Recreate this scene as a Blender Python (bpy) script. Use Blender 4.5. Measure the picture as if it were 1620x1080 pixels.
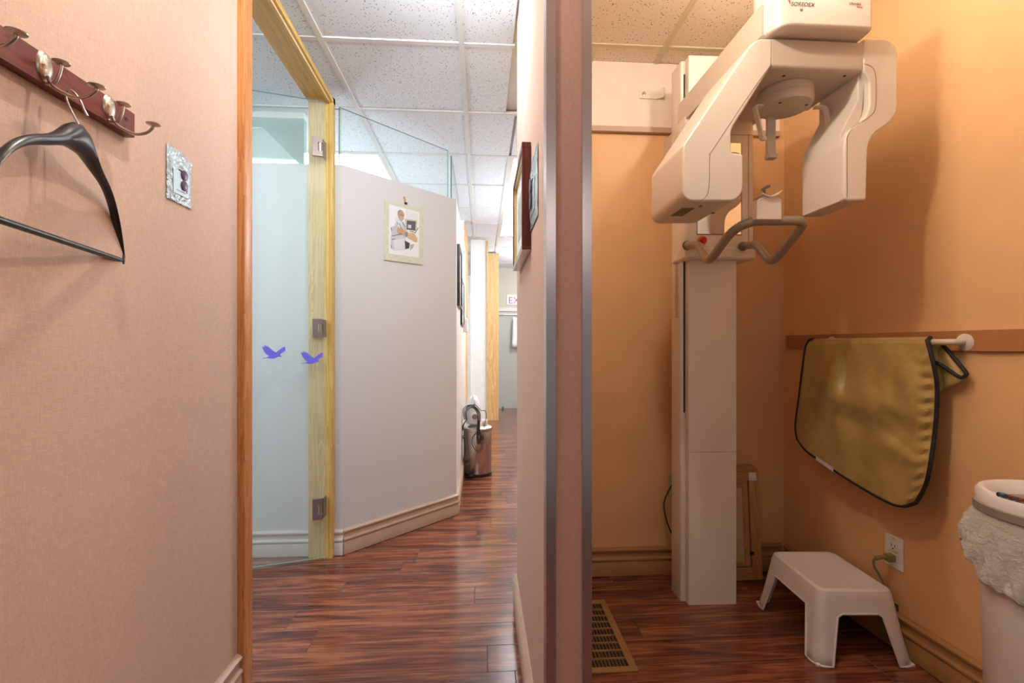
import bpy, bmesh, math, random
from mathutils import Vector, Matrix
from mathutils.geometry import tessellate_polygon
random.seed(7)
S = bpy.context.scene
for o in list(bpy.data.objects): bpy.data.objects.remove(o)

# ------------------------------------------------------------ camera
YAW, F, CX, CY, EYE = 0.0651, 736.0, 810.0, 545.0, 1.088
sa, ca = math.sin(YAW), math.cos(YAW)
cam = bpy.data.cameras.new('camera'); camo = bpy.data.objects.new('camera', cam)
S.collection.objects.link(camo); S.camera = camo
camo.location = (0, 0, EYE); camo.rotation_euler = (math.pi/2, 0, -YAW)
cam.sensor_width = 36; cam.lens = F/1620*36; cam.shift_y = 5/1620; cam.clip_start = .02
# ------------------------------------------------------------ colour and world
S.view_settings.view_transform = 'Standard'; S.view_settings.look = 'None'
S.view_settings.exposure = 0.06; S.view_settings.gamma = 1; S.view_settings.use_curve_mapping = False
w = bpy.data.worlds.new('world'); S.world = w; w.use_nodes = True
w.node_tree.nodes['Background'].inputs[0].default_value = (.93, .96, 1, 1)
w.node_tree.nodes['Background'].inputs[1].default_value = .25

CEIL = 2.421
def lamp(name, kind, loc, energy, color, size=.1, rot=(0, 0, 0), **k):
    l = bpy.data.lights.new(name, kind); l.energy = energy; l.color = color
    if kind == 'AREA': l.size = size
    else: l.shadow_soft_size = size
    for a, b in k.items(): setattr(l, a, b)
    o = bpy.data.objects.new(name, l); S.collection.objects.link(o); o.location = loc; o.rotation_euler = rot
    return o
# recessed spot over the coat rack, warm bulb of the x-ray alcove, then unseen fill lights added for brightness
lamp('downlight_entry', 'POINT', (-.42, .84, 2.36), 21, (1, .87, .76), .018)
lamp('alcove_bulb_front', 'POINT', (1.0, 1.25, 2.345), 8, (1, .86, .70), .03)
lamp('alcove_bulb', 'POINT', (.36, 1.02, 2.33), 18, (1, .86, .70), .03)
lamp('viewer_fill', 'POINT', (.40, -.45, 1.75), 4.5, (1, .95, .92), .15)  # added flash-like fill behind the viewer, lifts the surfaces facing it
lamp('partition_fill', 'AREA', (-.12, 1.55, 2.39), 18, (.80, .92, 1), .45, (.75, 0, 0))  # added fill above the view, tilted to brighten the grey partition
lamp('side_room_fill', 'POINT', (-2.2, 3.9, 1.85), 95, (.84, .93, 1), .15)  # added fill hidden behind the partition, lifts the ceiling
lamp('side_room_fill_front', 'POINT', (-2.1, .9, 2.1), 40, (.84, .93, 1), .15)  # added fill hidden behind the left wall, lifts side room and ceiling
lamp('far_corridor_fill', 'POINT', (.85, 4.2, 2.0), 38, (.88, .95, 1), .12)  # added fill, out of sight behind the dividing wall, brightens the far corridor
lamp('far_corridor_fill_end', 'POINT', (.95, 6.6, 2.0), 44, (.92, .97, 1), .12)  # second hidden fill, added to brighten the corridor's far end

# ------------------------------------------------------------ pixel rays (numbers measured on the photograph)
def ray(px, py):
    X = (px-CX)/F
    return Vector((X*ca+sa, -X*sa+ca, (CY-py)/F))
def P(px, py, Z): return Vector((0, 0, EYE)) + ray(px, py)*Z
def ony(px, py, y): d = ray(px, py); return Vector((0, 0, EYE)) + d*(y/d.y)
def onx(px, py, x): d = ray(px, py); return Vector((0, 0, EYE)) + d*(x/d.x)
def onz(px, py, z): d = ray(px, py); return Vector((0, 0, EYE)) + d*((z-EYE)/d.z)
def onplane(px, py, p, n):
    d = ray(px, py); c = Vector((0, 0, EYE)); return c + d*((Vector(p)-c).dot(n)/d.dot(n))

# ------------------------------------------------------------ materials
MATS = {}
def mat(name, col, rough=.5, metal=0, **k):
    m = bpy.data.materials.new(name); m.use_nodes = True
    b = m.node_tree.nodes['Principled BSDF']
    b.inputs['Base Color'].default_value = (*col, 1); b.inputs['Roughness'].default_value = rough
    b.inputs['Metallic'].default_value = metal
    for a, v in k.items(): b.inputs[a.replace('_', ' ')].default_value = v
    MATS[name] = m
    return m
def nt(m): return m.node_tree.nodes, m.node_tree.links, m.node_tree.nodes['Principled BSDF']
def coords(m, scale=(1, 1, 1), rnd=0, rot=(0, 0, 0)):
    n, l, b = nt(m)
    tc = n.new('ShaderNodeTexCoord'); mp = n.new('ShaderNodeMapping'); mp.inputs['Scale'].default_value = scale
    mp.inputs['Rotation'].default_value = rot
    l.new(tc.outputs['Object'], mp.inputs[0])
    if rnd:
        oi = n.new('ShaderNodeObjectInfo'); ml = n.new('ShaderNodeMath'); ml.operation = 'MULTIPLY'; ml.inputs[1].default_value = rnd
        l.new(oi.outputs['Random'], ml.inputs[0]); cb = n.new('ShaderNodeCombineXYZ')
        for i in range(3): l.new(ml.outputs[0], cb.inputs[i])
        l.new(cb.outputs[0], mp.inputs['Location'])
    return mp.outputs[0]
def noise(m, vec, scale, detail=4, rough=.5, dist=0):
    n, l, b = nt(m); t = n.new('ShaderNodeTexNoise'); l.new(vec, t.inputs['Vector'])
    t.inputs['Scale'].default_value = scale; t.inputs['Detail'].default_value = detail
    t.inputs['Roughness'].default_value = rough; t.inputs['Distortion'].default_value = dist
    return t.outputs[0]
def ramp(m, fac, stops):
    n, l, b = nt(m); r = n.new('ShaderNodeValToRGB'); e = r.color_ramp.elements
    while len(e) < len(stops): e.new(.5)
    for i, (p, c) in enumerate(stops):
        e[i].position = p; e[i].color = (*c, 1) if len(c) == 3 else c
    l.new(fac, r.inputs[0]); return r.outputs[0]
def bump(m, h, strength=.2, dist=.002):
    n, l, b = nt(m); bp = n.new('ShaderNodeBump'); bp.inputs['Strength'].default_value = strength
    bp.inputs['Distance'].default_value = dist; l.new(h, bp.inputs['Height']); l.new(bp.outputs[0], b.inputs['Normal'])
def tint(c, k): return tuple(min(1, x*k) for x in c)

def fabric_wall(name, col, amp=.12):
    m = mat(name, col, .85); n, l, b = nt(m)
    v = coords(m, (60, 60, 500)); v2 = coords(m, (500, 500, 60))
    a = noise(m, v, 1, 3, .7); c = noise(m, v2, 1, 3, .7)
    mx = n.new('ShaderNodeMath'); mx.operation = 'ADD'; l.new(a, mx.inputs[0]); l.new(c, mx.inputs[1])
    hf = n.new('ShaderNodeMath'); hf.operation = 'MULTIPLY'; hf.inputs[1].default_value = .5; l.new(mx.outputs[0], hf.inputs[0])
    r = ramp(m, hf.outputs[0], [(.32, tint(col, 1-amp)), (.68, tint(col, 1+amp))]); l.new(r, b.inputs['Base Color'])
    bump(m, hf.outputs[0], .35, .0012); return m
def paint(name, col, rough=.55, amp=.04, sc=5):
    m = mat(name, col, rough); n, l, b = nt(m)
    v = coords(m); a = noise(m, v, sc, 5, .6)
    l.new(ramp(m, a, [(.3, tint(col, 1-amp)), (.7, tint(col, 1+amp))]), b.inputs['Base Color'])
    bump(m, noise(m, v, 220, 2), .08, .001); return m
def oak(name, axis, c1, c2, c3, rough=.35, fine=1.0):
    m = mat(name, c2, rough); n, l, b = nt(m)
    s = [16*fine]*3; s[axis] = .9; s2 = [150*fine]*3; s2[axis] = 4
    g = noise(m, coords(m, tuple(s), 3), 1, 5, .6, 1.6)
    wv = n.new('ShaderNodeMath'); wv.operation = 'MULTIPLY'; wv.inputs[1].default_value = 7; l.new(g, wv.inputs[0])
    fr = n.new('ShaderNodeMath'); fr.operation = 'FRACT'; l.new(wv.outputs[0], fr.inputs[0])
    fine_n = noise(m, coords(m, tuple(s2), 3), 1, 3, .7)
    mm = n.new('ShaderNodeMath'); mm.operation = 'MULTIPLY_ADD'; mm.inputs[1].default_value = .55; l.new(fr.outputs[0], mm.inputs[0])
    q = n.new('ShaderNodeMath'); q.operation = 'MULTIPLY'; q.inputs[1].default_value = .6; l.new(fine_n, q.inputs[0]); l.new(q.outputs[0], mm.inputs[2])
    l.new(ramp(m, mm.outputs[0], [(.15, c3), (.5, c2), (.9, c1)]), b.inputs['Base Color'])
    bump(m, fine_n, .12, .001); return m

wall_pink = fabric_wall('linen wallcovering', (.63, .46, .37), .15)
wall_grey = fabric_wall('grey fabric partition', (.66, .67, .69), .04)
wall_pink2 = fabric_wall('pink end wallcovering', (.60, .38, .31), .13)
wall_white = paint('white paint', (.80, .79, .77))
wall_peach = paint('peach paint', (.76, .455, .225), .42)
wall_cream = paint('cream paint', (.86, .76, .66), .5)
wall_far = paint('far beige paint', (.56, .52, .44))
m_base = paint('taupe gloss paint', (.50, .36, .27), .4)
m_base_w = paint('light taupe paint', (.62, .56, .52), .4)
m_base_x = paint('ochre gloss paint', (.36, .19, .07), .35)
m_rail = paint('red brown paint', (.42, .18, .07), .45)
m_alu = mat('brushed steel', (.56, .47, .46), .32, 1); n, l, b = nt(m_alu)
bump(m_alu, noise(m_alu, coords(m_alu, (900, 900, 3)), 1, 2), .12, .0005)
m_oak = oak('yellow oak', 2, (.80, .57, .20), (.66, .43, .13), (.50, .28, .07))
m_oak_y = oak('yellow oak beam', 1, (.72, .48, .15), (.60, .37, .10), (.46, .25, .06))
m_oak_r = oak('reddish oak', 2, (.66, .30, .10), (.52, .20, .055), (.36, .12, .03))
m_oak_l = oak('light oak', 2, (.86, .58, .28), (.72, .43, .17), (.52, .28, .09))
m_white = mat('white plastic', (.80, .76, .72), .35)
m_shell = mat('cream machine shell', (.82, .76, .68), .32, Coat_Weight=.2)
m_shell2 = mat('putty machine shell', (.66, .59, .50), .4)
m_dark = mat('black gap', (.01, .01, .01), .6)
m_black = mat('black plastic', (.016, .017, .02), .32)
m_seam = mat('seam grey', (.25, .20, .16), .6)
m_chrome = mat('nickel', (.62, .58, .54), .22, 1)
m_nickel = mat('satin nickel hook', (.55, .45, .38), .3, 1)
m_hinge = mat('brushed hinge steel', (.30, .26, .26), .42, .8)
m_tube = mat('warm grey tube', (.38, .32, .26), .3, .35)
m_mirror = mat('mirror', (.9, .9, .9), .02, 1)
m_red = mat('red plastic', (.6, .01, .01), .3)
m_yellow = mat('yellow plastic', (.75, .45, .03), .4)
m_steel = mat('stainless bin', (.60, .58, .55), .25, 1); bump(m_steel, noise(m_steel, coords(m_steel, (300, 300, 2)), 1, 2), .1, .0005)
m_cord = mat('black cord', (.03, .03, .035), .5)
m_cable = mat('dark blue cable', (.03, .04, .08), .5)
m_greycord = mat('grey green cord', (.20, .20, .14), .5)
m_clearplug = mat('amber clear plug', (.30, .28, .10), .2, Transmission_Weight=.3)
m_tile_bar = paint('grid tee paint', (.70, .72, .72), .5)
m_tile_bar_w = paint('grid tee cream', (.70, .62, .42), .5)
m_purple = mat('violet vinyl', (.14, .13, .72), .6)
m_card = mat('white paper', (.82, .84, .88), .6)
m_mount = paint('pale green mount', (.62, .66, .52), .6, .1, 60)
m_frame_red = oak('dark red wood', 2, (.14, .03, .02), (.09, .014, .01), (.045, .007, .006), .25)
m_rack = oak('cherry rack wood', 1, (.17, .030, .018), (.13, .020, .014), (.09, .012, .010), .3)
m_gold = mat('gold liner', (.62, .48, .18), .35, .6)
m_vent = mat('brown register', (.30, .17, .07), .45)
m_apron_trim = mat('black piping', (.012, .011, .011), .7)
m_mdf = paint('pale raw board', (.60, .44, .24), .7, .12, 30)
m_bluebtn = mat('blue lit key', (.03, .16, .32), .3)
m_greencap = mat('green tag', (.08, .10, .05), .6)
m_green = mat('bright green', (.01, .35, .08), .5)

# lead apron cloth
m_apron = mat('olive gold vinyl', (.42, .29, .10), .34, Sheen_Weight=.2); n, l, b = nt(m_apron)
v = coords(m_apron); a = noise(m_apron, v, 9, 4, .55, .8)
l.new(ramp(m_apron, a, [(.3, (.42, .30, .085)), (.7, (.54, .39, .13))]), b.inputs['Base Color']); bump(m_apron, noise(m_apron, coords(m_apron, (14, 14, 14)), 1, 3, .5, 1.5), .35, .012)
# crinkled bin bag
m_bag = mat('crinkled white bag', (.84, .77, .70), .32); n, l, b = nt(m_bag)
bump(m_bag, noise(m_bag, coords(m_bag, (30, 30, 55)), 1, 8, .68, 2.2), .9, .012)
b.inputs['Subsurface Weight'].default_value = .1
# foil packet
m_foil = mat('bluish foil', (.50, .62, .68), .22, .55); bump(m_foil, noise(m_foil, coords(m_foil, (40, 40, 40)), 1, 4, .6, 1), .8, .01)
m_foil2 = mat('clear blue film', (.42, .56, .62), .25, .1)
# floor planks: along x
m_plank = mat('dark red laminate', (.2, .07, .04), .2); n, l, b = nt(m_plank)
v = coords(m_plank, (1.35, 13, 13), 37); g1 = noise(m_plank, v, 1.3, 6, .62, 1.1)
v2 = coords(m_plank, (4, 130, 130), 37); g2 = noise(m_plank, v2, 1, 3, .6, .4)
mm = n.new('ShaderNodeMath'); mm.operation = 'MULTIPLY_ADD'; mm.inputs[1].default_value = .40; l.new(g2, mm.inputs[0])
q = n.new('ShaderNodeMath'); q.operation = 'MULTIPLY'; q.inputs[1].default_value = .68; l.new(g1, q.inputs[0]); l.new(q.outputs[0], mm.inputs[2])
l.new(ramp(m_plank, mm.outputs[0], [(.37, (.040, .014, .016)), (.46, (.10, .028, .020)), (.54, (.175, .050, .029)), (.65, (.34, .125, .060))]), b.inputs['Base Color'])
b.inputs['Roughness'].default_value = .17; b.inputs['Specular IOR Level'].default_value = .75
bump(m_plank, g2, .12, .0012)
m_joint = mat('plank bevel', (.16, .10, .09), .4)
m_sub = mat('underlay', (.10, .06, .05), .8)
# ceiling tile
def tile_mat(name, col, dark):
    m = mat(name, col, .9); n, l, b = nt(m)
    v = coords(m, (1, 1, 1), 11)
    vo = n.new('ShaderNodeTexVoronoi'); vo.inputs['Scale'].default_value = 85; l.new(v, vo.inputs['Vector'])
    nz = noise(m, v, 60, 2)
    ad = n.new('ShaderNodeMath'); ad.operation = 'MULTIPLY_ADD'; ad.inputs[1].default_value = .55; l.new(nz, ad.inputs[0]); l.new(vo.outputs['Distance'], ad.inputs[2])
    r = ramp(m, ad.outputs[0], [(.43, dark), (.49, col)]); l.new(r, b.inputs['Base Color'])
    bump(m, ad.outputs[0], .2, .002); return m
m_tile = tile_mat('fissured tile', (.76, .82, .88), (.22, .22, .23))
m_tile_w = tile_mat('fissured tile warm', (.90, .80, .66), (.26, .18, .10))

def emis(name, col, st):
    m = bpy.data.materials.new(name); m.use_nodes = True; n = m.node_tree.nodes; n.clear()
    e = n.new('ShaderNodeEmission'); e.inputs[0].default_value = (*col, 1); e.inputs[1].default_value = st
    o = n.new('ShaderNodeOutputMaterial'); m.node_tree.links.new(e.outputs[0], o.inputs[0]); return m
m_lit = emis('fluorescent diffuser', (.93, .97, 1), 6.5)
m_lit2 = emis('fluorescent diffuser far', (.95, .98, 1), 8)

def glass(name, tintc, haze=.0, refl=1.0):
    m = bpy.data.materials.new(name); m.use_nodes = True; n = m.node_tree.nodes; l = m.node_tree.links; n.clear()
    tr = n.new('ShaderNodeBsdfTransparent'); tr.inputs[0].default_value = (*tintc, 1)
    gl = n.new('ShaderNodeBsdfGlossy'); gl.inputs['Roughness'].default_value = .01
    df = n.new('ShaderNodeBsdfDiffuse'); df.inputs[0].default_value = (.78, .88, .90, 1)
    fr = n.new('ShaderNodeFresnel'); fr.inputs[0].default_value = 1.5
    ge = n.new('ShaderNodeNewGeometry'); iv = n.new('ShaderNodeMath'); iv.operation = 'SUBTRACT'; iv.inputs[0].default_value = refl; l.new(ge.outputs['Backfacing'], iv.inputs[1]); iv.use_clamp = True
    k = n.new('ShaderNodeMath'); k.operation = 'MULTIPLY'; l.new(iv.outputs[0], k.inputs[1]); l.new(fr.outputs[0], k.inputs[0])
    m1 = n.new('ShaderNodeMixShader'); l.new(k.outputs[0], m1.inputs[0]); l.new(tr.outputs[0], m1.inputs[1]); l.new(gl.outputs[0], m1.inputs[2])
    m2 = n.new('ShaderNodeMixShader'); m2.inputs[0].default_value = haze; l.new(m1.outputs[0], m2.inputs[1]); l.new(df.outputs[0], m2.inputs[2])
    o = n.new('ShaderNodeOutputMaterial'); l.new(m2.outputs[0], o.inputs[0]); return m
m_glass = glass('clear glass', (.975, .995, .99), .015)
m_glass_door = glass('door glass', (.95, .985, .985), .10)
m_edge = mat('green glass edge', (.16, .36, .36), .15)
m_tinted = mat('aqua glazed panel', (.46, .62, .60), .06, .35, Specular_IOR_Level=.9)

# ------------------------------------------------------------ builders
def finish(o, parent=None, bevel=0, seg=3, smooth=True):
    S.collection.objects.link(o)
    if parent is not None:
        o.parent = parent; o.matrix_parent_inverse = Matrix.Translation(-ROOT[parent.name])
    ROOT[o.name] = Vector((0, 0, 0))
    if bevel:
        md = o.modifiers.new('bevel', 'BEVEL'); md.width = bevel; md.segments = seg; md.limit_method = 'ANGLE'; md.angle_limit = .6
        md.harden_normals = True
    if smooth:
        for p in o.data.polygons: p.use_smooth = True
        if not bevel: smooth_angle(o)
    return o
ROOT = {}
def smooth_angle(o, ang=.7):
    me = o.data; bm = bmesh.new(); bm.from_mesh(me)
    for e in bm.edges:
        if len(e.link_faces) == 2 and e.calc_face_angle(0) > ang: e.smooth = False
    bm.to_mesh(me); bm.free()
def mesh(name, vs, fs, m, parent=None, bevel=0, smooth=True, seg=3, solid=0):
    me = bpy.data.meshes.new(name); me.from_pydata([tuple(v) for v in vs], [], fs)
    bm = bmesh.new(); bm.from_mesh(me); bmesh.ops.recalc_face_normals(bm, faces=bm.faces); bm.to_mesh(me); bm.free()
    ms = m if isinstance(m, (list, tuple)) else [m]
    for x in ms: me.materials.append(x)
    o = bpy.data.objects.new(name, me)
    if solid:
        s_ = o.modifiers.new('solid', 'SOLIDIFY'); s_.thickness = solid; s_.offset = 0
    return finish(o, parent, bevel, seg, smooth)
def thing(name, label, cat, loc=(0, 0, 0), group=None, kind=None):
    o = bpy.data.objects.new(name, None); S.collection.objects.link(o); o.location = loc; o.empty_display_size = .05
    ROOT[o.name] = Vector(loc)
    if label: o['label'] = label
    if cat: o['category'] = cat
    if group: o['group'] = group
    if kind: o['kind'] = kind
    return o
def tag(o, label, cat, group=None):
    o['label'] = label; o['category'] = cat
    if group: o['group'] = group
    return o
def struct(o): o['kind'] = 'structure'; return o
def boxv(lo, hi):
    (a, b_, c), (d, e, f) = lo, hi
    return [(a, b_, c), (d, b_, c), (d, e, c), (a, e, c), (a, b_, f), (d, b_, f), (d, e, f), (a, e, f)]
BF = [(0, 3, 2, 1), (4, 5, 6, 7), (0, 1, 5, 4), (1, 2, 6, 5), (2, 3, 7, 6), (3, 0, 4, 7)]
def box(name, lo, hi, m, parent=None, bevel=0, seg=2):
    return mesh(name, boxv(lo, hi), BF, m, parent, bevel, bevel > 0, seg)
def boxes(name, lst, m, parent=None, bevel=0):
    vs, fs = [], []
    for lo, hi in lst:
        k = len(vs); vs += boxv(lo, hi); fs += [tuple(i+k for i in f) for f in BF]
    return mesh(name, vs, fs, m, parent, bevel, bevel > 0, 1)
def prism(name, pts, ext, m, parent=None, bevel=0, seg=3):
    n = len(pts); pts = [Vector(p) for p in pts]; ext = Vector(ext)
    vs = pts+[p+ext for p in pts]
    fs = [tuple(range(n)), tuple(range(2*n-1, n-1, -1))]+[(i, (i+1) % n, n+(i+1) % n, n+i) for i in range(n)]
    return mesh(name, vs, fs, m, parent, bevel, True, seg)
def wallseg(name, p0, p1, thick, z0, z1, m, parent=None, bevel=0):
    """upright slab from p0 to p1; thick extends to the left of the direction (negative: to the right)"""
    d = Vector((p1[0]-p0[0], p1[1]-p0[1], 0)).normalized(); nrm = Vector((-d.y, d.x, 0))*thick
    a, b_ = Vector((p0[0], p0[1], z0)), Vector((p1[0], p1[1], z0))
    return prism(name, [a, b_, b_+nrm, a+nrm], (0, 0, z1-z0), m, parent, bevel)
BPROF = [(0, 0), (.015, 0), (.015, .062), (.011, .067), (.018, .073), (.018, .080), (.012, .086), (.010, .090), (.010, .108), (.016, .113), (.017, .121), (.010, .126), (.004, .130), (0, .130)]
def baseboard(name, p0, p1, m, parent=None, flip=1):
    """moulded skirting from p0 to p1 on the left side of the direction when flip=1"""
    d = Vector((p1[0]-p0[0], p1[1]-p0[1], 0)); nrm = Vector((-d.y, d.x, 0)).normalized()*flip
    pts = [Vector((p0[0], p0[1], 0))+nrm*(q[0]+.0005)+Vector((0, 0, q[1]+.003)) for q in BPROF]
    o = prism(name, pts, d, m, parent); return o
def smooth_path(pts, sub=6, closed=False):
    pts = [Vector(p) for p in pts]; out = []
    n = len(pts)
    for i in range(n if closed else n-1):
        g = lambda k: pts[k % n] if closed else pts[max(0, min(n-1, k))]
        p0, p1, p2, p3 = g(i-1), g(i), g(i+1), g(i+2)
        for s_ in range(sub):
            t = s_/sub
            out.append(.5*((2*p1)+(-p0+p2)*t+(2*p0-5*p1+4*p2-p3)*t*t+(-p0+3*p1-3*p2+p3)*t**3))
    if not closed: out.append(pts[-1])
    return out
def tubedata(pts, r, sides=10, closed=False, vs=None, fs=None):
    vs = [] if vs is None else vs; fs = [] if fs is None else fs
    n = len(pts); base = len(vs)
    up = None
    for i in range(n):
        a = pts[i-1] if (i or closed) else pts[0]; c = pts[(i+1) % n] if (i < n-1 or closed) else pts[-1]
        t = (c-a).normalized()
        if up is None:
            up = t.cross(Vector((0, 0, 1)))
            if up.length < .1: up = t.cross(Vector((1, 0, 0)))
            up.normalize()
        up = (up-t*up.dot(t)).normalized(); bn = t.cross(up)
        rr = r[i] if isinstance(r, (list, tuple)) else r
        for k in range(sides):
            an = 2*math.pi*k/sides; vs.append(pts[i]+(up*math.cos(an)+bn*math.sin(an))*rr)
    for i in range(n if closed else n-1):
        for k in range(sides):
            a = base+i*sides+k; b_ = base+i*sides+(k+1) % sides
            c = base+((i+1) % n)*sides+(k+1) % sides; d = base+((i+1) % n)*sides+k
            fs.append((a, b_, c, d))
    if not closed:
        fs.append(tuple(base+k for k in range(sides))[::-1]); fs.append(tuple(base+(n-1)*sides+k for k in range(sides)))
    return vs, fs
def tube(name, pts, r, m, parent=None, sub=6, sides=12, closed=False):
    p = smooth_path(pts, sub, closed) if sub > 1 else [Vector(q) for q in pts]
    vs, fs = tubedata(p, r, sides, closed)
    return mesh(name, vs, fs, m, parent)
def lathe(name, prof, c, m, parent=None, n=32, axis='z', sx=1, sy=1, bevel=0):
    """prof: (radius, height) pairs; c: centre; axis the height runs along"""
    vs, fs = [], []
    for r, h in prof:
        for k in range(n):
            a = 2*math.pi*k/n; x, y = r*math.cos(a)*sx, r*math.sin(a)*sy
            q = (x, y, h) if axis == 'z' else ((h, x, y) if axis == 'x' else (x, h, y))
            vs.append(Vector(c)+Vector(q))
    for i in range(len(prof)-1):
        for k in range(n):
            fs.append((i*n+k, i*n+(k+1) % n, (i+1)*n+(k+1) % n, (i+1)*n+k))
    if prof[0][0] > 1e-5: fs.append(tuple(range(n)))
    if prof[-1][0] > 1e-5: fs.append(tuple(range((len(prof)-1)*n, len(prof)*n)))
    o = mesh(name, vs, fs, m, parent, bevel)
    return o
def rounded(pts, r, seg=4):
    """round the corners of a polygon of Vectors"""
    out = []; n = len(pts)
    for i in range(n):
        p = Vector(pts[i]); a = Vector(pts[i-1])-p; c = Vector(pts[(i+1) % n])-p
        rr = r[i] if isinstance(r, (list, tuple)) else r
        if rr <= 0: out.append(p); continue
        d = min(rr, a.length*.45, c.length*.45); A = p+a.normalized()*d; C = p+c.normalized()*d
        for s_ in range(seg+1):
            t = s_/seg; out.append((1-t)**2*A+2*t*(1-t)*p+t*t*C)
    return out
def text(name, body, size, loc, rot, m, parent=None, shear=0, sx=1):
    c = bpy.data.curves.new(name, 'FONT'); c.body = body; c.size = size; c.shear = shear; c.extrude = .0002
    t = bpy.data.objects.new('tmp', c); S.collection.objects.link(t); bpy.context.view_layer.update()
    me = bpy.data.meshes.new_from_object(t.evaluated_get(bpy.context.evaluated_depsgraph_get())); bpy.data.objects.remove(t)
    from mathutils import Euler
    me.transform(Matrix.Translation(Vector(loc)) @ Euler(rot).to_matrix().to_4x4() @ Matrix.Diagonal((sx, 1, 1, 1)))
    me.name = name; me.materials.clear(); me.materials.append(m)
    o = bpy.data.objects.new(name, me); return finish(o, parent, smooth=False)

# ============================================================ SETTING
XL = -.755            # left wall face
XC0, XC1 = .147, .243 # dividing wall
YB = 2.16             # alcove rear wall
YP = 2.464            # partition face
def xr(y): return 1.46+.045*(YB-y)
# ---- floor: slab and planks
floor = struct(box('floor', (-3.1, -1.6, -.05), (1.75, 8.3, -.004), m_sub))
PW, PL = .1365, 1.22
k0 = int(-.2/PW); rows = []
y_first = 1.549-PW*12
jt = 0
plank_me = {}
def plank(x0, x1, y0, y1):
    key = (round(x1-x0, 3), round(y1-y0, 3))
    if key not in plank_me:
        L, W = (x1-x0)/2-.0006, (y1-y0)/2-.0006; b_ = .0010
        vs = [(-L, -W, -.004), (L, -W, -.004), (L, W, -.004), (-L, W, -.004), (-L, -W, -b_), (L, -W, -b_), (L, W, -b_), (-L, W, -b_),
              (-L+b_, -W+b_, 0), (L-b_, -W+b_, 0), (L-b_, W-b_, 0), (-L+b_, W-b_, 0)]
        fs = [(0, 1, 5, 4), (1, 2, 6, 5), (2, 3, 7, 6), (3, 0, 4, 7), (4, 5, 9, 8), (5, 6, 10, 9), (6, 7, 11, 10), (7, 4, 8, 11), (8, 9, 10, 11)]
        me = bpy.data.meshes.new('plank'); me.from_pydata(vs, [], fs); me.materials.append(m_plank); me.materials.append(m_joint)
        for i in range(4, 8): me.polygons[i].material_index = 1
        plank_me[key] = me
    o = bpy.data.objects.new('plank', plank_me[key]); S.collection.objects.link(o)
    o.location = ((x0+x1)/2, (y0+y1)/2, 0); o.parent = floor
joints = {0: .02, 1: -.62, 2: .47, 3: -.03, 4: -.62, 5: .83, 6: -.33}
nplank = 0
y = y_first
for r_ in range(70):
    y0, y1 = y, y+PW; y += PW
    if y0 > 8.2: break
    xa, xb = (-3.05, 1.7) if y0 < 2.5 else ((-1.6, 1.5) if y0 < 3 else (-.3, 1.1))
    if y0 < 1.2: xa, xb = -.9, 1.7
    idx = r_-12
    j = joints.get(idx, (random.random()*PL))
    x = j-PL*math.ceil((j-xa)/PL)
    while x < xb:
        a, b_ = max(x, xa), min(x+PL, xb)
        if b_-a > .02: plank(a, b_, y0, y1); nplank += 1
        x += PL
# rest of floor outside planks in view is solid
struct(box('floor', (-3.1, 2.9, -.004), (-.3, 8.3, -.001), m_plank))

# ---- ceiling: slab, tiles, tees
ceiling = struct(box('ceiling', (-3.1, -1.6, CEIL+.02), (1.75, 8.3, CEIL+.08), wall_white))
tile_me = {}
def ctile(x0, x1, y0, y1, m, nm='tile'):
    key = (round(x1-x0, 3), round(y1-y0, 3), m.name)
    if key not in tile_me:
        L, W = (x1-x0)/2-.009, (y1-y0)/2-.009
        me = bpy.data.meshes.new('tile'); me.from_pydata(boxv((-L, -W, 0), (L, W, .012)), [], BF); me.materials.append(m); tile_me[key] = me
    o = bpy.data.objects.new('ceiling_tile', tile_me[key]); S.collection.objects.link(o)
    o.location = ((x0+x1)/2, (y0+y1)/2, CEIL+random.uniform(.0, .003)); o.parent = ceiling
T = .61
XS = [-3.14, -2.53, -1.92, -1.31, -.70, -.09, .20]
YS = [2.075+T*i for i in range(-6, 11)]
lights = {(-1.31, 3.295), (-1.31, 3.905), (.20, 3.295), (.20, 3.905), (.20, 4.515), (.20, 5.125)}
def near(a, b_): return abs(a-b_) < .02
def islight(x, y_):
    return (near(x, -1.31) and (near(y_, 3.295) or near(y_, 3.905))) or (near(x, .2) and 3.2 < y_ < 5.5) or (near(x, -1.92) and (near(y_, .855) or near(y_, 1.465)))
for i in range(len(XS)):
    for j in range(len(YS)-1):
        x0 = XS[i]; x1 = XS[i+1] if i < len(XS)-1 else .81
        if x0 < -2 and YS[j] > 4.6: continue
        if x0 >= .15 and YS[j] < 1.9:  continue
        if x0 >= -.1 and x0 < .15 and YS[j] < 2.2: x1 = XC0
        if islight(x0, YS[j]): continue
        ctile(x0, x1, YS[j], YS[j+1], m_tile)
def tee(x0, x1, y0, y1, m=None):
    return box('grid_tee', (x0, y0, CEIL-.0035-(.0006 if y1-y0 > x1-x0 else 0)), (x1, y1, CEIL+.010), m or m_tile_bar, ceiling)
for x in XS[1:-1]: tee(x-.012, x+.012, -1.5, 8.25)
tee(.188, .212, 3.295, 8.25)
for yy in YS: tee(-3.1, XC0 if yy < 2.2 else .81, yy-.012, yy+.012)
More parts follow.
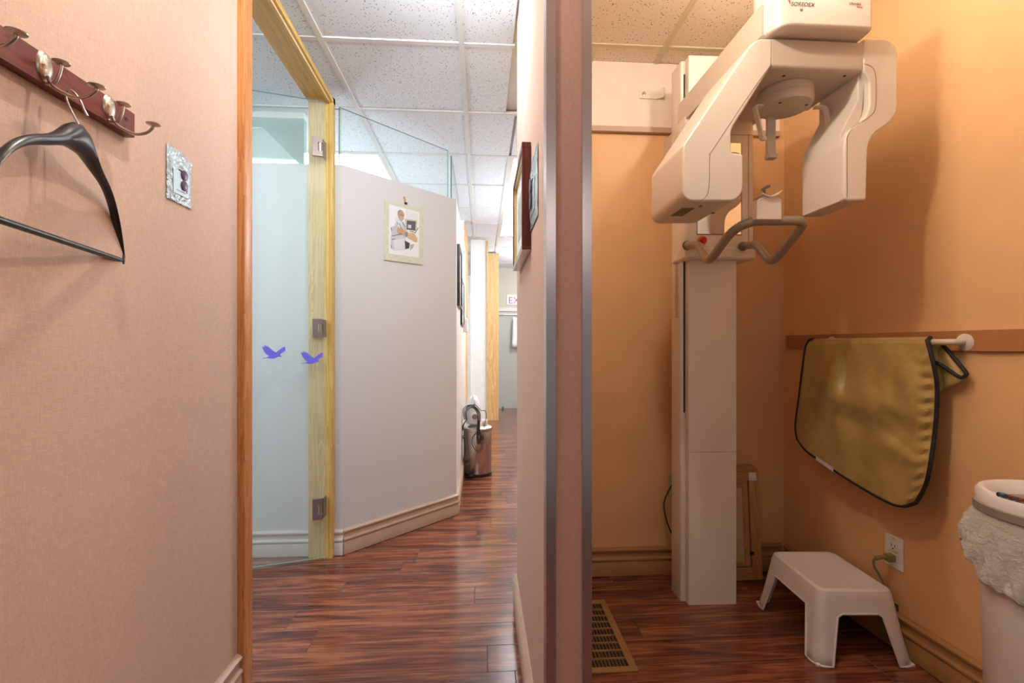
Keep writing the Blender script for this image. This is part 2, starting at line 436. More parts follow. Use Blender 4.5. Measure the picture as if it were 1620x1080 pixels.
# alcove ceiling
for (x0, x1, y0, y1) in [(.21, .82, 1.43, 2.04), (.82, 1.50, 1.43, 2.04), (.21, .82, .82, 1.43), (.82, 1.53, .82, 1.43), (.21, .82, .21, .82), (.82, 1.58, .21, .82), (.21, .82, -.4, .21), (.82, 1.6, -.4, .21),
                         (.21, .51, 2.04, 2.165), (.51, .825, 2.04, 2.165), (.825, 1.13, 2.04, 2.165), (1.13, 1.47, 2.04, 2.165)]:
    ctile(x0, x1, y0, y1, m_tile_w)
tee(.808, .832, -.4, 2.04, m_tile_bar_w); tee(XC1, 1.47, 2.028, 2.052, m_tile_bar_w)
for x in (.51, .825, 1.13): tee(x-.011, x+.011, 2.052, 2.165, m_tile_bar_w)
for yy in (.21, .82, 1.43): tee(XC1, 1.58, yy-.012, yy+.012, m_tile_bar_w)
def troffer(x0, x1, y0, y1, label, m):
    t = thing('ceiling_light', label, 'ceiling light', ((x0+x1)/2, (y0+y1)/2, CEIL), 'recessed fluorescent ceiling lights')
    boxes('frame', [((x0+.012, y0+.012, CEIL-.002), (x1-.012, y0+.03, CEIL+.012)), ((x0+.012, y1-.03, CEIL-.002), (x1-.012, y1-.012, CEIL+.012)),
                    ((x0+.012, y0+.03, CEIL-.002), (x0+.03, y1-.03, CEIL+.012)), ((x1-.03, y0+.03, CEIL-.002), (x1-.012, y1-.03, CEIL+.012))], m_white, t)
    box('diffuser', (x0+.03, y0+.03, CEIL+.001), (x1-.03, y1-.03, CEIL+.008), m, t)
troffer(-1.31, -.70, 3.295, 4.515, 'lit ceiling panel seen through the glass above the angled grey partition', m_lit2)
troffer(.20, .81, 3.295, 4.515, 'lit corridor ceiling panel, the nearer one beside the red picture frame', m_lit)
troffer(.20, .81, 4.515, 5.735, 'lit corridor ceiling panel, the farther one left of the red picture frame', m_lit)
troffer(-1.92, -1.31, .855, 2.075, 'lit ceiling panel of the side room, seen only as reflection behind the glass door', m_lit2)

# ---- walls
wl = struct(box('wall_left', (XL-.10, -1.5, 0), (XL, 1.492, CEIL+.02), wall_pink))
struct(baseboard('baseboard_left', (XL, 1.490), (XL, -1.5), m_base, None, 1))
wc = struct(box('wall_center', (XC0, 1.035, 0), (XC1, 1.935, CEIL+.02), wall_pink))
box('end_covering', (XC0+.004, 1.0325, .001), (XC1-.004, 1.0355, CEIL), wall_pink2, wc)
struct(baseboard('baseboard_center', (XC0, 1.06), (XC0, 1.932), m_base))
struct(box('wall_return', (.19, 1.935, 0), (XC1, YB+.1, CEIL+.02), wall_peach))
wb = struct(box('wall_rear', (XC1, YB, 0), (1.50, YB+.09, CEIL+.02), wall_peach))
struct(prism('wall_right', [(xr(YB+.09), YB+.09, 0), (xr(-1.5), -1.5, 0), (xr(-1.5)+.1, -1.5, 0), (xr(YB)+.1, YB+.09, 0)], (0, 0, CEIL+.02), wall_peach))
zr0, zr1 = 2.085, 2.111
box('upper_panel', (XC1+.001, YB-.004, zr1), (1.435, YB+.002, CEIL), wall_cream, wb)
struct(box('trim_1', (XC1+.001, YB-.022, zr0), (1.428, YB-.0005, zr1), m_base, None, .002))
struct(baseboard('baseboard_rear', (XC1+.002, YB), (1.44, YB), m_base_x, None, -1))
struct(baseboard('baseboard_right', (xr(YB), YB-.02), (xr(-1.5), -1.5), m_base_x, None, -1))
# chair rail of the right wall
p0 = onx(1233, 540, 1.443); zc0, zc1 = 1.068, 1.132
struct(prism('trim_2', [(xr(2.13)-.0005, 2.13, zc0), (xr(-.5)-.0005, -.5, zc0), (xr(-.5)-.014, -.5, zc0), (xr(2.13)-.014, 2.13, zc0)], (0, 0, zc1-zc0), m_rail, None, .002))
# steel corner guards of the dividing wall
def guard(nm, x, sx):
    t = .0025; wd = .0205; y0 = 1.0315
    if sx > 0: pts = [(x-.001, y0, 0), (x+wd, y0, 0), (x+wd, y0+t, 0), (x+t-.001, y0+t, 0), (x+t-.001, y0+wd*2, 0), (x-.001, y0+wd*2, 0)]
    else: pts = [(x+.001, y0, 0), (x-wd, y0, 0), (x-wd, y0+t, 0), (x-t+.001, y0+t, 0), (x-t+.001, y0+wd*2, 0), (x+.001, y0+wd*2, 0)]
    struct(prism(nm, [Vector(p)-Vector((0, .003, 0)) for p in pts], (0, 0, CEIL), m_alu))
guard('trim_3', XC0-.0025, 1); guard('trim_4', XC1+.0025, -1)
# outer shell of the side room and the area behind the partitions
struct(box('wall_outer', (-3.1, -1.5, 0), (-3.0, 8.3, CEIL+.02), wall_white))
struct(box('wall_far', (-3.0, 8.1, 0), (1.7, 8.2, CEIL+.02), wall_far))
struct(prism('wall_corridor', [(1.45, 2.25, 0), (1.45, 8.1, 0), (1.55, 8.1, 0), (1.55, 2.25, 0)], (0, 0, CEIL+.02), wall_pink))
# grey fabric partition: straight run, angled run, corridor run (2.02 m high, open above)
D0, D1 = Vector((-.720, YP, 0)), Vector((-.162, 3.005, 0))
HP = 2.02; TP = .07
dd = (D1-D0).normalized(); dn = Vector((-dd.y, dd.x, 0))
inn0 = D0+Vector((-TP*.4, TP, 0)); inn1 = D1+Vector((-TP, TP*.4, 0))
struct(prism('wall_partition', [(-3.0, YP, 0), D0, inn0, (-3.0, YP+TP, 0)], (0, 0, HP), wall_grey))
struct(prism('wall_diagonal', [D0, D1, inn1, inn0], (0, 0, HP), wall_grey))
struct(prism('wall_inner', [D1, (-.162, 4.75, 0), (-.232, 4.75, 0), inn1], (0, 0, HP), wall_white))
struct(baseboard('baseboard_partition', (-3.0, YP), (D0.x+.006, D0.y), m_base_w, None, -1))
struct(baseboard('baseboard_diagonal', D0, (D1.x+.004, D1.y+.003), m_base, None, -1))
struct(baseboard('baseboard_inner', (D1.x, D1.y), (-.162, 4.75), m_base, None, -1))
# glass on top of the partitions: panes with green edges
def pane(nm, a, b_, z0, z1, th, m, parent):
    a, b_ = Vector((a[0], a[1], 0)), Vector((b_[0], b_[1], 0)); d = (b_-a).normalized(); nn = Vector((-d.y, d.x, 0))*th/2
    vs = [a-nn, b_-nn, b_+nn, a+nn]; vs = [Vector((v.x, v.y, z0)) for v in vs]+[Vector((v.x, v.y, z1)) for v in vs]
    o = mesh(nm, vs, BF, [m, m_edge], parent, 0, False)
    for p in o.data.polygons:
        if p.area < .06 or abs(p.normal.z) > .5 or abs(p.normal.dot(d)) > .8: p.material_index = 1
    return o
g = thing('glass_screen', 'clear frameless glass panes with green edges standing on the grey partition', 'glass screen', (D0.x, D0.y, HP))
off = Vector((0, TP/2, 0))
pane('pane', (-2.9, YP+TP/2), (D0.x-.02, YP+TP/2), HP, 2.325, .01, m_glass, g)
q0 = D0+dn*TP/2; q1 = D0+dn*TP/2+dd*.735
pane('pane', q0, q1, HP, 2.33, .01, m_glass, g)
pane('pane', (-.20, 3.08), (-.20, 3.95), HP, 2.33, .01, m_glass, g)
# aqua glazed panel in the room behind
e0 = ony(481, 250, 2.75)
struct(box('window_1', (-2.9, 2.75, .1), (e0.x, 2.79, CEIL-.035), m_tinted))
struct(box('trim_5', (-2.9, 2.745, CEIL-.035), (e0.x, 2.80, CEIL+.01), wall_white))

# ---- wooden door frame
JF = 2.435
fr = thing('door_frame', None, None, (XL, 2.0, 0), None, 'structure')
prism('jamb', rounded([(-.875, 1.492, 0), (-.7335, 1.492, 0), (-.7335, 1.545, 0), (-.875, 1.545, 0)], .004, 2), (0, 0, 2.355), m_oak_r, fr)
fr2 = [(-.875, 1.5452), (-.7345, 1.5452), (-.7345, 1.5462), (-.875, 1.5462)]
jx0, jx1 = ony(488, 500, JF).x, ony(527.5, 500, JF).x
prism('jamb', [(jx0, JF, 0), (jx1-.045, JF, 0), (jx1-.045, JF-.006, 0), (jx1-.022, JF-.006, 0), (jx1-.018, JF-.010, 0), (jx1-.006, JF-.010, 0), (jx1, JF-.004, 0), (jx1, YP-.001, 0), (jx0, YP-.001, 0)], (0, 0, 2.355), m_oak, fr)
# header: moulded beam, slightly out of parallel, above both jambs
zb = 2.325
def hp(x, z, y): return Vector((x, y, z))
prof = [(jx0, zb), (jx1-.046, zb), (jx1-.043, zb-.004), (jx1-.030, zb-.004), (jx1-.026, zb-.009), (jx1-.014, zb-.009), (jx1-.010, zb-.004), (jx1, zb-.002), (jx1+.002, zb+.012), (jx1-.004, zb+.03), (jx0, zb+.03)]
n_ = len(prof); y0, y1, sh = 1.475, JF, .0255
vs = [hp(x+sh, z, y0) for x, z in prof]+[hp(x, z, y1-.002) for x, z in prof]
mesh('header', vs, [tuple(range(n_)), tuple(range(n_, 2*n_))]+[(i, (i+1) % n_, n_+(i+1) % n_, n_+i) for i in range(n_)], m_oak_y, fr, smooth=False)
prism('plinth', [(jx0, JF, zb), (jx1, JF, zb), (jx1, YP, zb), (jx0, YP, zb)], (0, 0, .03), m_oak_y, fr)

# ---- glass door with three hinges and two bird stickers
dr = thing('door_1', None, None, (-.780, 2.395, 0), None, 'structure')
G0 = Vector((-.784, 2.394, 0)); gd = Vector((-.966, -.259, 0)); gn = Vector((-gd.y, gd.x, 0))
pane('pane', G0, G0+gd*.82, .02, 2.308, .010, m_glass_door, dr)
gface = G0+Vector((.0, -.006, 0)); 
def ong(px, py): 
    return onplane(px, py, G0+gn*.0062, gn) if gn.y < 0 else onplane(px, py, G0-gn*.0062, gn)
bird = [(55, 695), (95, 702), (80, 670), (130, 704), (115, 677), (160, 715), (200, 750), (240, 775), (280, 745), (350, 698), (368, 705), (366, 755), (300, 795), (298, 812), (322, 832), (260, 835), (225, 855), (175, 860), (130, 850), (55, 858), (60, 850), (120, 842), (150, 822), (110, 800), (85, 765), (60, 715)]
def sticker(dx, dy, sc):
    pts = [ong(470+dx+(x-55)*sc/9+55/9, 480+dy+(y_-670)*sc/9+670/9) for x, y_ in bird]
    nv = len(pts); e = (-gn if gn.y > 0 else gn)*.0006
    tr = tessellate_polygon([[Vector((x, y_, 0)) for x, y_ in bird]])
    fs = [tuple(t) for t in tr]+[tuple(i+nv for i in reversed(t)) for t in tr]+[(i, (i+1) % nv, nv+(i+1) % nv, nv+i) for i in range(nv)]
    me = bpy.data.meshes.new('bird_sticker'); me.from_pydata([tuple(p) for p in pts]+[tuple(p+e) for p in pts], [], fs); me.materials.append(m_purple)
    finish(bpy.data.objects.new('bird_sticker', me), dr, smooth=False)
sticker(0, 0, 1); sticker(-61.5, -9.5, 1.06)
def hinge(y0, y1):
    c = ong(504, (y0+y1)/2); z0 = ong(504, y1).z; z1 = ong(504, y0).z
    out = -gn if gn.y > 0 else gn
    a = ong(494.5, 300); b_ = ong(510.5, 300); a.z = b_.z = 0
    hd = b_-a; zm0, zm1 = z0+(z1-z0)*.28, z0+(z1-z0)*.72
    # C shaped plate with a notch for the barrel
    f = lambda u, z: Vector((a.x+hd.x*u, a.y+hd.y*u, z))+out*.0005
    h = prism('hinge', [f(0, z0), f(1, z0), f(1, zm0), f(.55, zm0), f(.55, zm1), f(1, zm1), f(1, z1), f(0, z1)], out*.012, m_hinge, dr, .0012, 2)
    cc = f(.78, 0)+out*.006
    lathe('barrel', [(.0055, zm0), (.0055, zm1)], (cc.x, cc.y, 0), m_chrome, h, 14)
    e0_ = ony(511.5, 300, JF-.008); e1_ = ony(516, 300, JF-.008)
    box('jamb_plate', (f(.93, 0).x, f(1, 0).y-.004, z0+.004), (e1_.x, JF+.001, z1-.004), m_hinge, h, .0012)
hinge(218, 248); hinge(504, 534); hinge(787.5, 821)

# ---- far corridor: posts, casings, panels
def px_slab(nm, x0, x1, Z, z0, z1, th, m, parent=None):
    a, b_ = P(x0, 500, Z), P(x1, 500, Z)
    return box(nm, (a.x, a.y, z0), (b_.x, a.y+th, z1), m, parent)
struct(px_slab('trim_6', 722, 734, 4.97, 0, CEIL-.0, .08, wall_white))
struct(px_slab('trim_7', 734, 737, 4.99, 0, CEIL-.02, .10, m_oak_l))
struct(px_slab('trim_8', 737, 740, 5.6, 0, CEIL-.03, .10, m_oak_l))
gg = px_slab('window_2', 738.5, 745.5, 6.0, 1.75, CEIL, .012, m_glass); struct(gg)
struct(px_slab('wall_panel', 744.8, 770, 5.9, 0, CEIL-.0, .10, wall_white))
struct(px_slab('wall_panel', 738, 745.2, 6.02, 0, 1.98, .10, wall_white))
struct(px_slab('trim_9', 770, 772.3, 5.88, 0, CEIL-.02, .12, m_oak_l))
struct(px_slab('trim_10', 772.2, 789, 6.68, 0, 2.40, .10, m_oak_l))
d3 = struct(px_slab('door_2', 788, 850, 7.96, .0, 1.66, .04, mat('grey green door', (.42, .42, .39), .5)))
struct(px_slab('trim_11', 788, 850, 7.93, 1.66, 1.72, .07, m_base_w))
struct(px_slab('trim_12', 788, 850, 7.90, 1.60, 1.61, .03, m_chrome))
# exit sign
a = P(802.5, 474, 8.02); a.y = 8.079
es = thing('exit_sign', 'white sign with magenta letters above the far corridor door', 'sign', (a.x+.17, a.y, a.z))
box('panel', (a.x, a.y, P(802, 481.5, 8.1).z), (a.x+.36, a.y+.02, P(802, 466.5, 8.1).z), mat('sign white', (.85, .80, .84), .4), es)
text('lettering', 'EXIT', .165, (a.x+.02, a.y-.002, P(802, 480, 8.1).z), (math.pi/2, 0, 0), mat('sign magenta', (.48, .06, .26), .5), es)
a = P(795.5, 644.5, 7.9)
tag(lathe('door_stop', [(.0, 0), (.018, .004), (.022, .02), (.014, .034), (0, .04)], (a.x, a.y, .004), m_green, n=14), 'small green object on the floor at the foot of the far door', 'door stop')
# white coat at the right edge of the far corridor
a = P(809.5, 500, 7.86)
vs, fs = [], []
for i in range(9):
    z = 1.56-.50*i/8
    for k in range(12):
        u = k/11; x = a.x+.03*(1-i/8)+u*.3; yv = a.y+.02*math.sin(u*14+i*.4)
        vs.append((x, yv, z-.02*math.sin(u*6)))
for i in range(8):
    for k in range(11): fs.append((i*12+k, i*12+k+1, (i+1)*12+k+1, (i+1)*12+k))
ct = thing('white_coat', 'white cloth coat hanging at the right edge of the far corridor', 'coat', (a.x+.15, a.y, 1.5))
mesh('cloth', vs, fs, wall_white, ct, solid=.006)
tube('hook', [(a.x+.16, a.y+.09, 1.58), (a.x+.16, a.y, 1.60), (a.x+.16, a.y-.01, 1.54)], .006, m_chrome, ct)

# ============================================================ THINGS ON THE LEFT WALL
# ---- coat rack
TH = .020
yE = onx(213, 200, XL+TH).y; zt = onx(213, 180, XL+TH).z; zbm = onx(213, 218, XL+TH).z
rk = thing('coat_rack', 'dark cherry wooden rail with double nickel hooks on the left wall', 'coat rack', (XL, .72, zbm))
rb = prism('rail', rounded([(XL+.0005, .40, zbm), (XL+TH, .40, zbm), (XL+TH, .40, zt), (XL+.0005, .40, zt)], .0008, 1), (0, yE-.40, 0), m_rack, rk)
q = onx(200, 189, XL+TH); lathe('screw_hole', [(.0001, .0), (.0042, .0004), (.0042, .0008)], (XL+TH-.0002, q.y, q.z), m_dark, rb, 14, 'x')
h1, h2 = onx(69.5, 101, XL+TH), onx(172, 172, XL+TH)
UP = [(68, 116), (68.5, 124), (75.5, 130), (86, 128), (93, 116), (97, 99.6)]; LO = [(76, 118), (79, 126), (88, 136), (102, 144.5), (120, 151.6), (139, 149.6), (150, 142), (153, 137)]
PU = [ony(x, y_, h1.y) for x, y_ in UP]; PLo = [ony(x, y_, h1.y) for x, y_ in LO]
def hook(yc, zc_):
    xw = XL+TH
    pl = lathe('hook', [(.0001, .0055), (.010, .0050), (.0145, .003), (.016, 0)], (xw, yc, zc_), m_nickel, rk, 28, 'x', .95, 1.5)
    for dz in (.011, -.009):
        lathe('screw', [(.0040, .0040), (.0038, .0052), (.0001, .0056)], (xw, yc, zc_+dz), m_chrome, pl, 12, 'x')
    d = Vector((0, yc-h1.y, zc_-h1.z))
    for pts in (PU, PLo):
        pts = [p+d for p in pts]
        tube('prong', pts, .0028, m_nickel, pl, 6, 10)
        lathe('cap', [(.0001, -.002), (.006, -.0012), (.0120, .0012), (.0124, .0025), (.0001, .0034)], pts[-1]+Vector((0, 0, .002)), m_nickel, pl, 20)
st_ = h2-h1
for k in (-2, -1, 0, 1): hook(h1.y+st_.y*k, (h1.z+h2.z)/2)

# ---- hanger
hg = thing('coat_hanger', 'black plastic hanger with trouser bar hanging from the rack', 'hanger', (-.70, .86, 1.30))
N = P(121, 204, .806); N = Vector((N.x, N.y, 0)); zN = 1.448
tipR = onx(208, 378, XL+.012); tipR.z = 0
hd = (tipR-N); HL = hd.length; hd.normalize(); hn = Vector((-hd.y, hd.x, 0))
def zc(s):  # centre line height of the shoulder: s = -1..1
    a_ = abs(s); return zN-.004-.034*(1-math.exp(-(a_/.27)**2))-.138*a_**3.8
sec = []
vs, fs = [], []
NS = 48
for i in range(NS+1):
    s = -1+2*i/NS; a_ = abs(s)
    wdt = .007+.011*math.exp(-(a_/.30)**2)+.004*a_*(1-a_)   # half width
    hgt = .0065+.016*math.exp(-(a_/.17)**2)+.006*(1-a_)      # half height
    bow = -.018*a_**1.5                                   # shoulders sweep a little
    c = N+hd*(s*HL)+hn*bow*(-1)
    c.z = zc(s)
    for k in range(12):
        an = 2*math.pi*k/12; ex = math.cos(an); ez = math.sin(an)
        vs.append(c+hn*wdt*ex*(1 if ez > -.2 else .92)+Vector((0, 0, hgt*ez*(1 if ez > 0 else .8))))
for i in range(NS):
    for k in range(12): fs.append((i*12+k, i*12+(k+1) % 12, (i+1)*12+(k+1) % 12, (i+1)*12+k))
fs += [tuple(range(12)), tuple(range(NS*12, NS*12+12))]
mesh('shoulders', vs, fs, m_black, hg)
ends = []
for s in (-1, 1):
    c = N+hd*(s*HL*.992)+hn*.018; c.z = zc(1)-.006; ends.append(c)
tube('trouser_bar', [ends[0], (ends[0]+ends[1])/2, ends[1]], .0055, m_black, hg, 3)
for c in ends: lathe('end_clip', [(.006, -.008), (.007, 0), (.006, .014), (.003, .018)], c, m_black, hg, 12)
hk = [P(x, y_, .806) for x, y_ in ((124, 205), (125, 199), (116, 181), (106, 160), (104.5, 148), (111, 142.5), (119, 148), (127, 159), (133, 173), (139, 184))]
tube('hook', hk, .0019, m_chrome, hg, 8, 10)

# ---- foil packets taped to the walls
def packet(label, face_x, y0, y1, z0, z1, sgn, skew=0):
    t = thing('foil_packet', label, 'packet', (face_x, (y0+y1)/2, z0), 'small sealed packets taped to the walls')
    nu, nv = 14, 20; vs, fs = [], []
    for j in range(nv+1):
        for i in range(nu+1):
            u, v_ = i/nu, j/nv
            puff = (max(0, min(1, min(u, 1-u)*7))*max(0, min(1, min(v_, 1-v_)*7)))
            yy = y0+(y1-y0)*u+random.uniform(-.0008, .0008); zz = z0+(z1-z0)*v_+random.uniform(-.0008, .0008)
            cut = 0
            if u > .7 and v_ > .85: zz -= (u-.7)*.05
            vs.append((face_x+sgn*(.0012+.0035*puff+random.uniform(0, .0016)), yy, zz))
    for j in range(nv):
        for i in range(nu): a = j*(nu+1)+i; fs.append((a, a+1, a+nu+2, a+nu+1))
    mesh('film', vs, fs, m_foil, t, solid=.0006, smooth=False)
    w_, h_ = y1-y0, z1-z0
    pf = face_x+sgn*.0066
    mesh('blister', [(pf, y0+w_*.18, z0+h_*.15), (pf, y0+w_*.80, z0+h_*.15), (pf, y0+w_*.80, z0+h_*.60), (pf, y0+w_*.18, z0+h_*.60)], [(0, 1, 2, 3)], m_foil2, t, solid=.001, smooth=False)
    dk = mat('violet grey stud', (.10, .06, .11), .3, .4)
    for v_ in (.36, .56):
        lathe('stud', [(w_*.13, 0), (w_*.13, .003), (w_*.08, .0045), (.0001, .0048)], (pf if sgn > 0 else pf-.005, y0+w_*.60, z0+h_*v_), dk, t, 18, 'x')
    for (ya, yb2, za, zb2) in ((.40, .70, .62, .635), (.69, .71, .57, .635), (.70, .74, .24, .31), (.30, .66, .22, .23)):
        box('print_mark', (pf-.0008, y0+w_*ya, z0+h_*za), (pf+.0008, y0+w_*yb2, z0+h_*zb2), m_dark, t)
a = onx(262, 225, XL); b_ = onx(301, 333, XL)
packet('bluish foil packet taped to the pinkish left wall beside the coat rack', XL+.0005, a.y, b_.y, b_.z+.004, a.z-.002, 1)
a = onx(852, 228, XC0); b_ = onx(840.5, 333, XC0)
packet('bluish foil packet on the dividing wall beside the red framed picture', XC0-.0005, a.y, b_.y, 1.423, 1.615, -1)

# ============================================================ RED FRAMED PICTURE (dividing wall)
def frame_x(nm, label, x, y0, y1, z0, z1, sgn, dep, wd, mf, mliner, inner, cat='picture', under=None):
    """picture hanging on a wall of constant x; sgn is the side it faces"""
    t = thing(nm, label, cat, (x, (y0+y1)/2, z0))
    xa, xb = sorted((x+sgn*.001, x+sgn*dep))
    boxes('frame', [((xa, y0, z0), (xb, y1, z0+wd)), ((xa, y0, z1-wd), (xb, y1, z1)), ((xa, y0, z0+wd), (xb, y0+wd, z1-wd)), ((xa, y1-wd, z0+wd), (xb, y1, z1-wd))], mf, t, .001)
    xa, xb = sorted((x+sgn*.001, x+sgn*(dep-.004)))
    l_ = wd+.007
    boxes('liner', [((xa, y0+wd, z0+wd), (xb, y1-wd, z0+l_)), ((xa, y0+wd, z1-l_), (xb, y1-wd, z1-wd)), ((xa, y0+wd, z0+l_), (xb, y0+l_, z1-l_)), ((xa, y1-l_, z0+l_), (xb, y1-wd, z1-l_))], mliner, t)
    xc = x+sgn*(dep*.5); xa, xb = sorted((xc, xc-sgn*.002))
    mt = box('mat_board', (xa, y0+l_, z0+l_), (xb, y1-l_, z1-l_), m_card, t)
    xa, xb = sorted((xc+sgn*.0003, xc+sgn*.0010)); m_ = (y1-y0)*.16
    box('print', (xa, y0+l_+m_, z0+l_+m_), (xb, y1-l_-m_, z1-l_-m_), inner, mt)
    return t
m_print = paint('faded print', (.42, .44, .42), .4, .4, 25)
rp = frame_x('framed_picture', 'picture in a dark red wooden frame on the dividing wall', XC0, 1.375, 1.775, 1.370, 1.690, -1, .028, .016, m_frame_red, m_gold, m_print)
box('silver_edge', (XC0-.0275, 1.3755, 1.3685), (XC0-.0015, 1.7745, 1.370), m_chrome, rp)
frame_x('framed_picture', 'black framed picture on the corridor partition, the nearer and larger one', -.162, 3.09, 3.42, 1.345, 1.755, 1, .020, .014, m_black, m_black, m_print)
frame_x('framed_picture', 'black framed picture on the corridor partition, the farther and lower one', -.162, 3.55, 3.98, 1.24, 1.60, 1, .016, .014, m_black, m_black, m_print)
dsp = box('wall_dispenser', (-.1615, 4.12, 1.20), (-.125, 4.24, 1.32), m_white, None, .006)
tag(dsp, 'small white box on the corridor partition past the black frames', 'wall box')

# ============================================================ PRINT ON THE ANGLED PARTITION
def ond(px, py, e=0): return onplane(px, py, D0-dn*e, dn)
pm = thing('wall_print', 'pale green mounted drawing of a seated bearded man on the angled partition', 'picture', ond(638, 415, .002))
def poly_d(nm, pts, e, th, m, parent, sc=None):
    """flat piece parallel to the angled partition"""
    pts3 = [ond(x, y_, e) for x, y_ in pts]
    return prism(nm, pts3, dn*-th, m, parent)
mount = poly_d('mount', [(608, 317), (669.5, 329.5), (668.5, 419), (607.5, 411)], .002, .006, m_mount, pm)
sheet = poly_d('paper', [(615.5, 323), (663.5, 336), (662.5, 407.5), (615, 401)], .0083, .0006, m_card, pm)
SX, SY = 590, 290
def C(l_): return [(SX+x*110/792, SY+y_*150/1080) for x, y_ in l_]
pc = {}
def ink(nm, pts, col, e):
    m = pc.get(col) or mat('ink', col, .7); pc[col] = m
    poly_d(nm, C(pts), e, .0002, m, mount)
ink('drawing', [(370, 300), (375, 405), (512, 418), (512, 345)], (.74, .76, .82), .0090)
ink('drawing', [(360, 400), (505, 420), (495, 545), (380, 530)], (.55, .58, .42), .0090)
ink('drawing', [(385, 422), (488, 432), (482, 538), (384, 524)], (.10, .11, .13), .0093)
ink('drawing', [(398, 470), (438, 474), (434, 512), (400, 508)], (.60, .64, .70), .0096)
ink('drawing', [(270, 375), (320, 400), (380, 520), (400, 560), (370, 620), (300, 640), (215, 650), (205, 500), (250, 480)], (.52, .56, .62), .0093)
ink('drawing', [(262, 372), (275, 375), (330, 445), (340, 520), (300, 500), (255, 450)], (.72, .75, .80), .0096)
ink('drawing', [(200, 600), (350, 585), (372, 640), (368, 755), (240, 765), (205, 735)], (.56, .60, .67), .0096)
ink('drawing', [(230, 650), (355, 622), (362, 750), (245, 762)], (.70, .73, .78), .0099)
ink('drawing', [(362, 650), (420, 680), (412, 740), (370, 750)], (.05, .055, .07), .0099)
ink('drawing', [(420, 700), (470, 690), (455, 735), (425, 765)], (.45, .48, .52), .0099)
ink('drawing', [(280, 500), (330, 510), (385, 555), (378, 600), (300, 575), (272, 545)], (.55, .33, .20), .0102)
ink('drawing', [(370, 560), (395, 550), (398, 605), (372, 608)], (.20, .23, .26), .0105)
ink('drawing', [(395, 565), (455, 565), (480, 585), (508, 625), (505, 665), (485, 672), (440, 640), (400, 625)], (.60, .44, .24), .0105)
ink('drawing', [(283, 320), (310, 302), (340, 315), (358, 350), (352, 400), (320, 420), (295, 400), (280, 360)], (.52, .32, .24), .0102)
ink('drawing', [(281, 318), (308, 300), (330, 308), (300, 325), (292, 355), (282, 358)], (.25, .25, .25), .0105)
ink('drawing', [(300, 392), (325, 385), (352, 378), (350, 410), (325, 435), (302, 415)], (.42, .42, .43), .0105)
ink('drawing', [(306, 352), (350, 362), (349, 369), (305, 359)], (.22, .10, .08), .0107)
ink('drawing', [(470, 570), (512, 500), (518, 508), (478, 575)], (.18, .20, .22), .0102)
for ln in ([(270, 440), (285, 470)], [(300, 455), (330, 520)], [(205, 500), (215, 540)], [(205, 700), (215, 738)], [(215, 600), (330, 575)], [(215, 640), (250, 630)], [(340, 440), (372, 500)], [(420, 545), (470, 555)]):
    (x0, y0), (x1, y1) = ln; dx, dy = x1-x0, y1-y0; L_ = math.hypot(dx, dy); nx_, ny_ = -dy/L_*4, dx/L_*4
    ink('drawing', [(x0-nx_, y0-ny_), (x1-nx_, y1-ny_), (x1+nx_, y1+ny_), (x0+nx_, y0+ny_)], (.13, .14, .17), .0108)
poly_d('clip', C([(358, 212), (388, 220), (388, 244), (358, 236)]), .0085, .004, m_dark, pm)
poly_d('wall_hook', C([(348, 152), (366, 152), (360, 175), (372, 185), (366, 212), (358, 212), (360, 190), (346, 180)]), .001, .004, m_gold, pm)

# ============================================================ STEEL BIN AND VACUUM IN THE CORRIDOR
bc = P(755.5, 750, 3.92); bx, by = bc.x, bc.y
br = .118
pb = thing('pedal_bin', 'brushed steel round pedal bin in the corridor', 'bin', (bx, by, 0))
lathe('body', [(br-.004, .022), (br, .03), (br, .37), (br-.004, .372)], (bx, by, 0), m_steel, pb, 40)
lathe('base_ring', [(br-.006, .003), (br+.002, .006), (br+.002, .022), (br-.004, .024)], (bx, by, 0), m_black, pb, 40)
lathe('lid', [(br+.005, .372), (br+.007, .378), (br+.006, .396), (br-.01, .406), (br-.05, .414), (.0001, .418)], (bx, by, 0), m_steel, pb, 40)
prism('pedal', [(bx-.075, by-br-.04, .018), (bx-.035, by-br-.045, .018), (bx-.03, by-br+.01, .018), (bx-.07, by-br+.02, .018)], (0, 0, .012), m_black, pb, .003)
vx, vy, vz = bx-.035, by-.0, .424
vc = thing('vacuum_cleaner', 'white handheld vacuum cleaner with coiled black cord on the steel bin', 'vacuum cleaner', (vx, vy, vz))
prf = [(.045, 0), (.062, .012), (.067, .06), (.066, .11), (.060, .16), (.045, .205), (.025, .232), (.0001, .240)]
lathe('body', prf, (vx, vy, vz), mat('white gloss plastic', (.78, .80, .84), .25), vc, 28, 'z', 1, 1.25)
lathe('nozzle', [(.026, -.10), (.031, -.098), (.031, -.03), (.026, -.02)], (vx+.012, vy, vz+.072), m_white, vc, 24, 'y')
lathe('port', [(.0001, -.101), (.012, -.1015), (.022, -.1012), (.022, -.09)], (vx+.012, vy, vz+.072), m_seam, vc, 24, 'y')
tube('handle', [(vx+.01, vy-.055, vz+.155), (vx+.012, vy-.085, vz+.175), (vx+.008, vy-.080, vz+.215), (vx, vy-.03, vz+.238)], .008, m_white, vc)
lathe('switch', [(.007, -.092), (.007, -.080), (.004, -.078)], (vx+.012, vy, vz+.178), m_seam, vc, 12, 'y')
cords = []
vs, fs = [], []
fy = by-br-.012
def loop(pts, r=.0030):
    tubedata(smooth_path(pts, 6), r, 8, False, vs, fs)
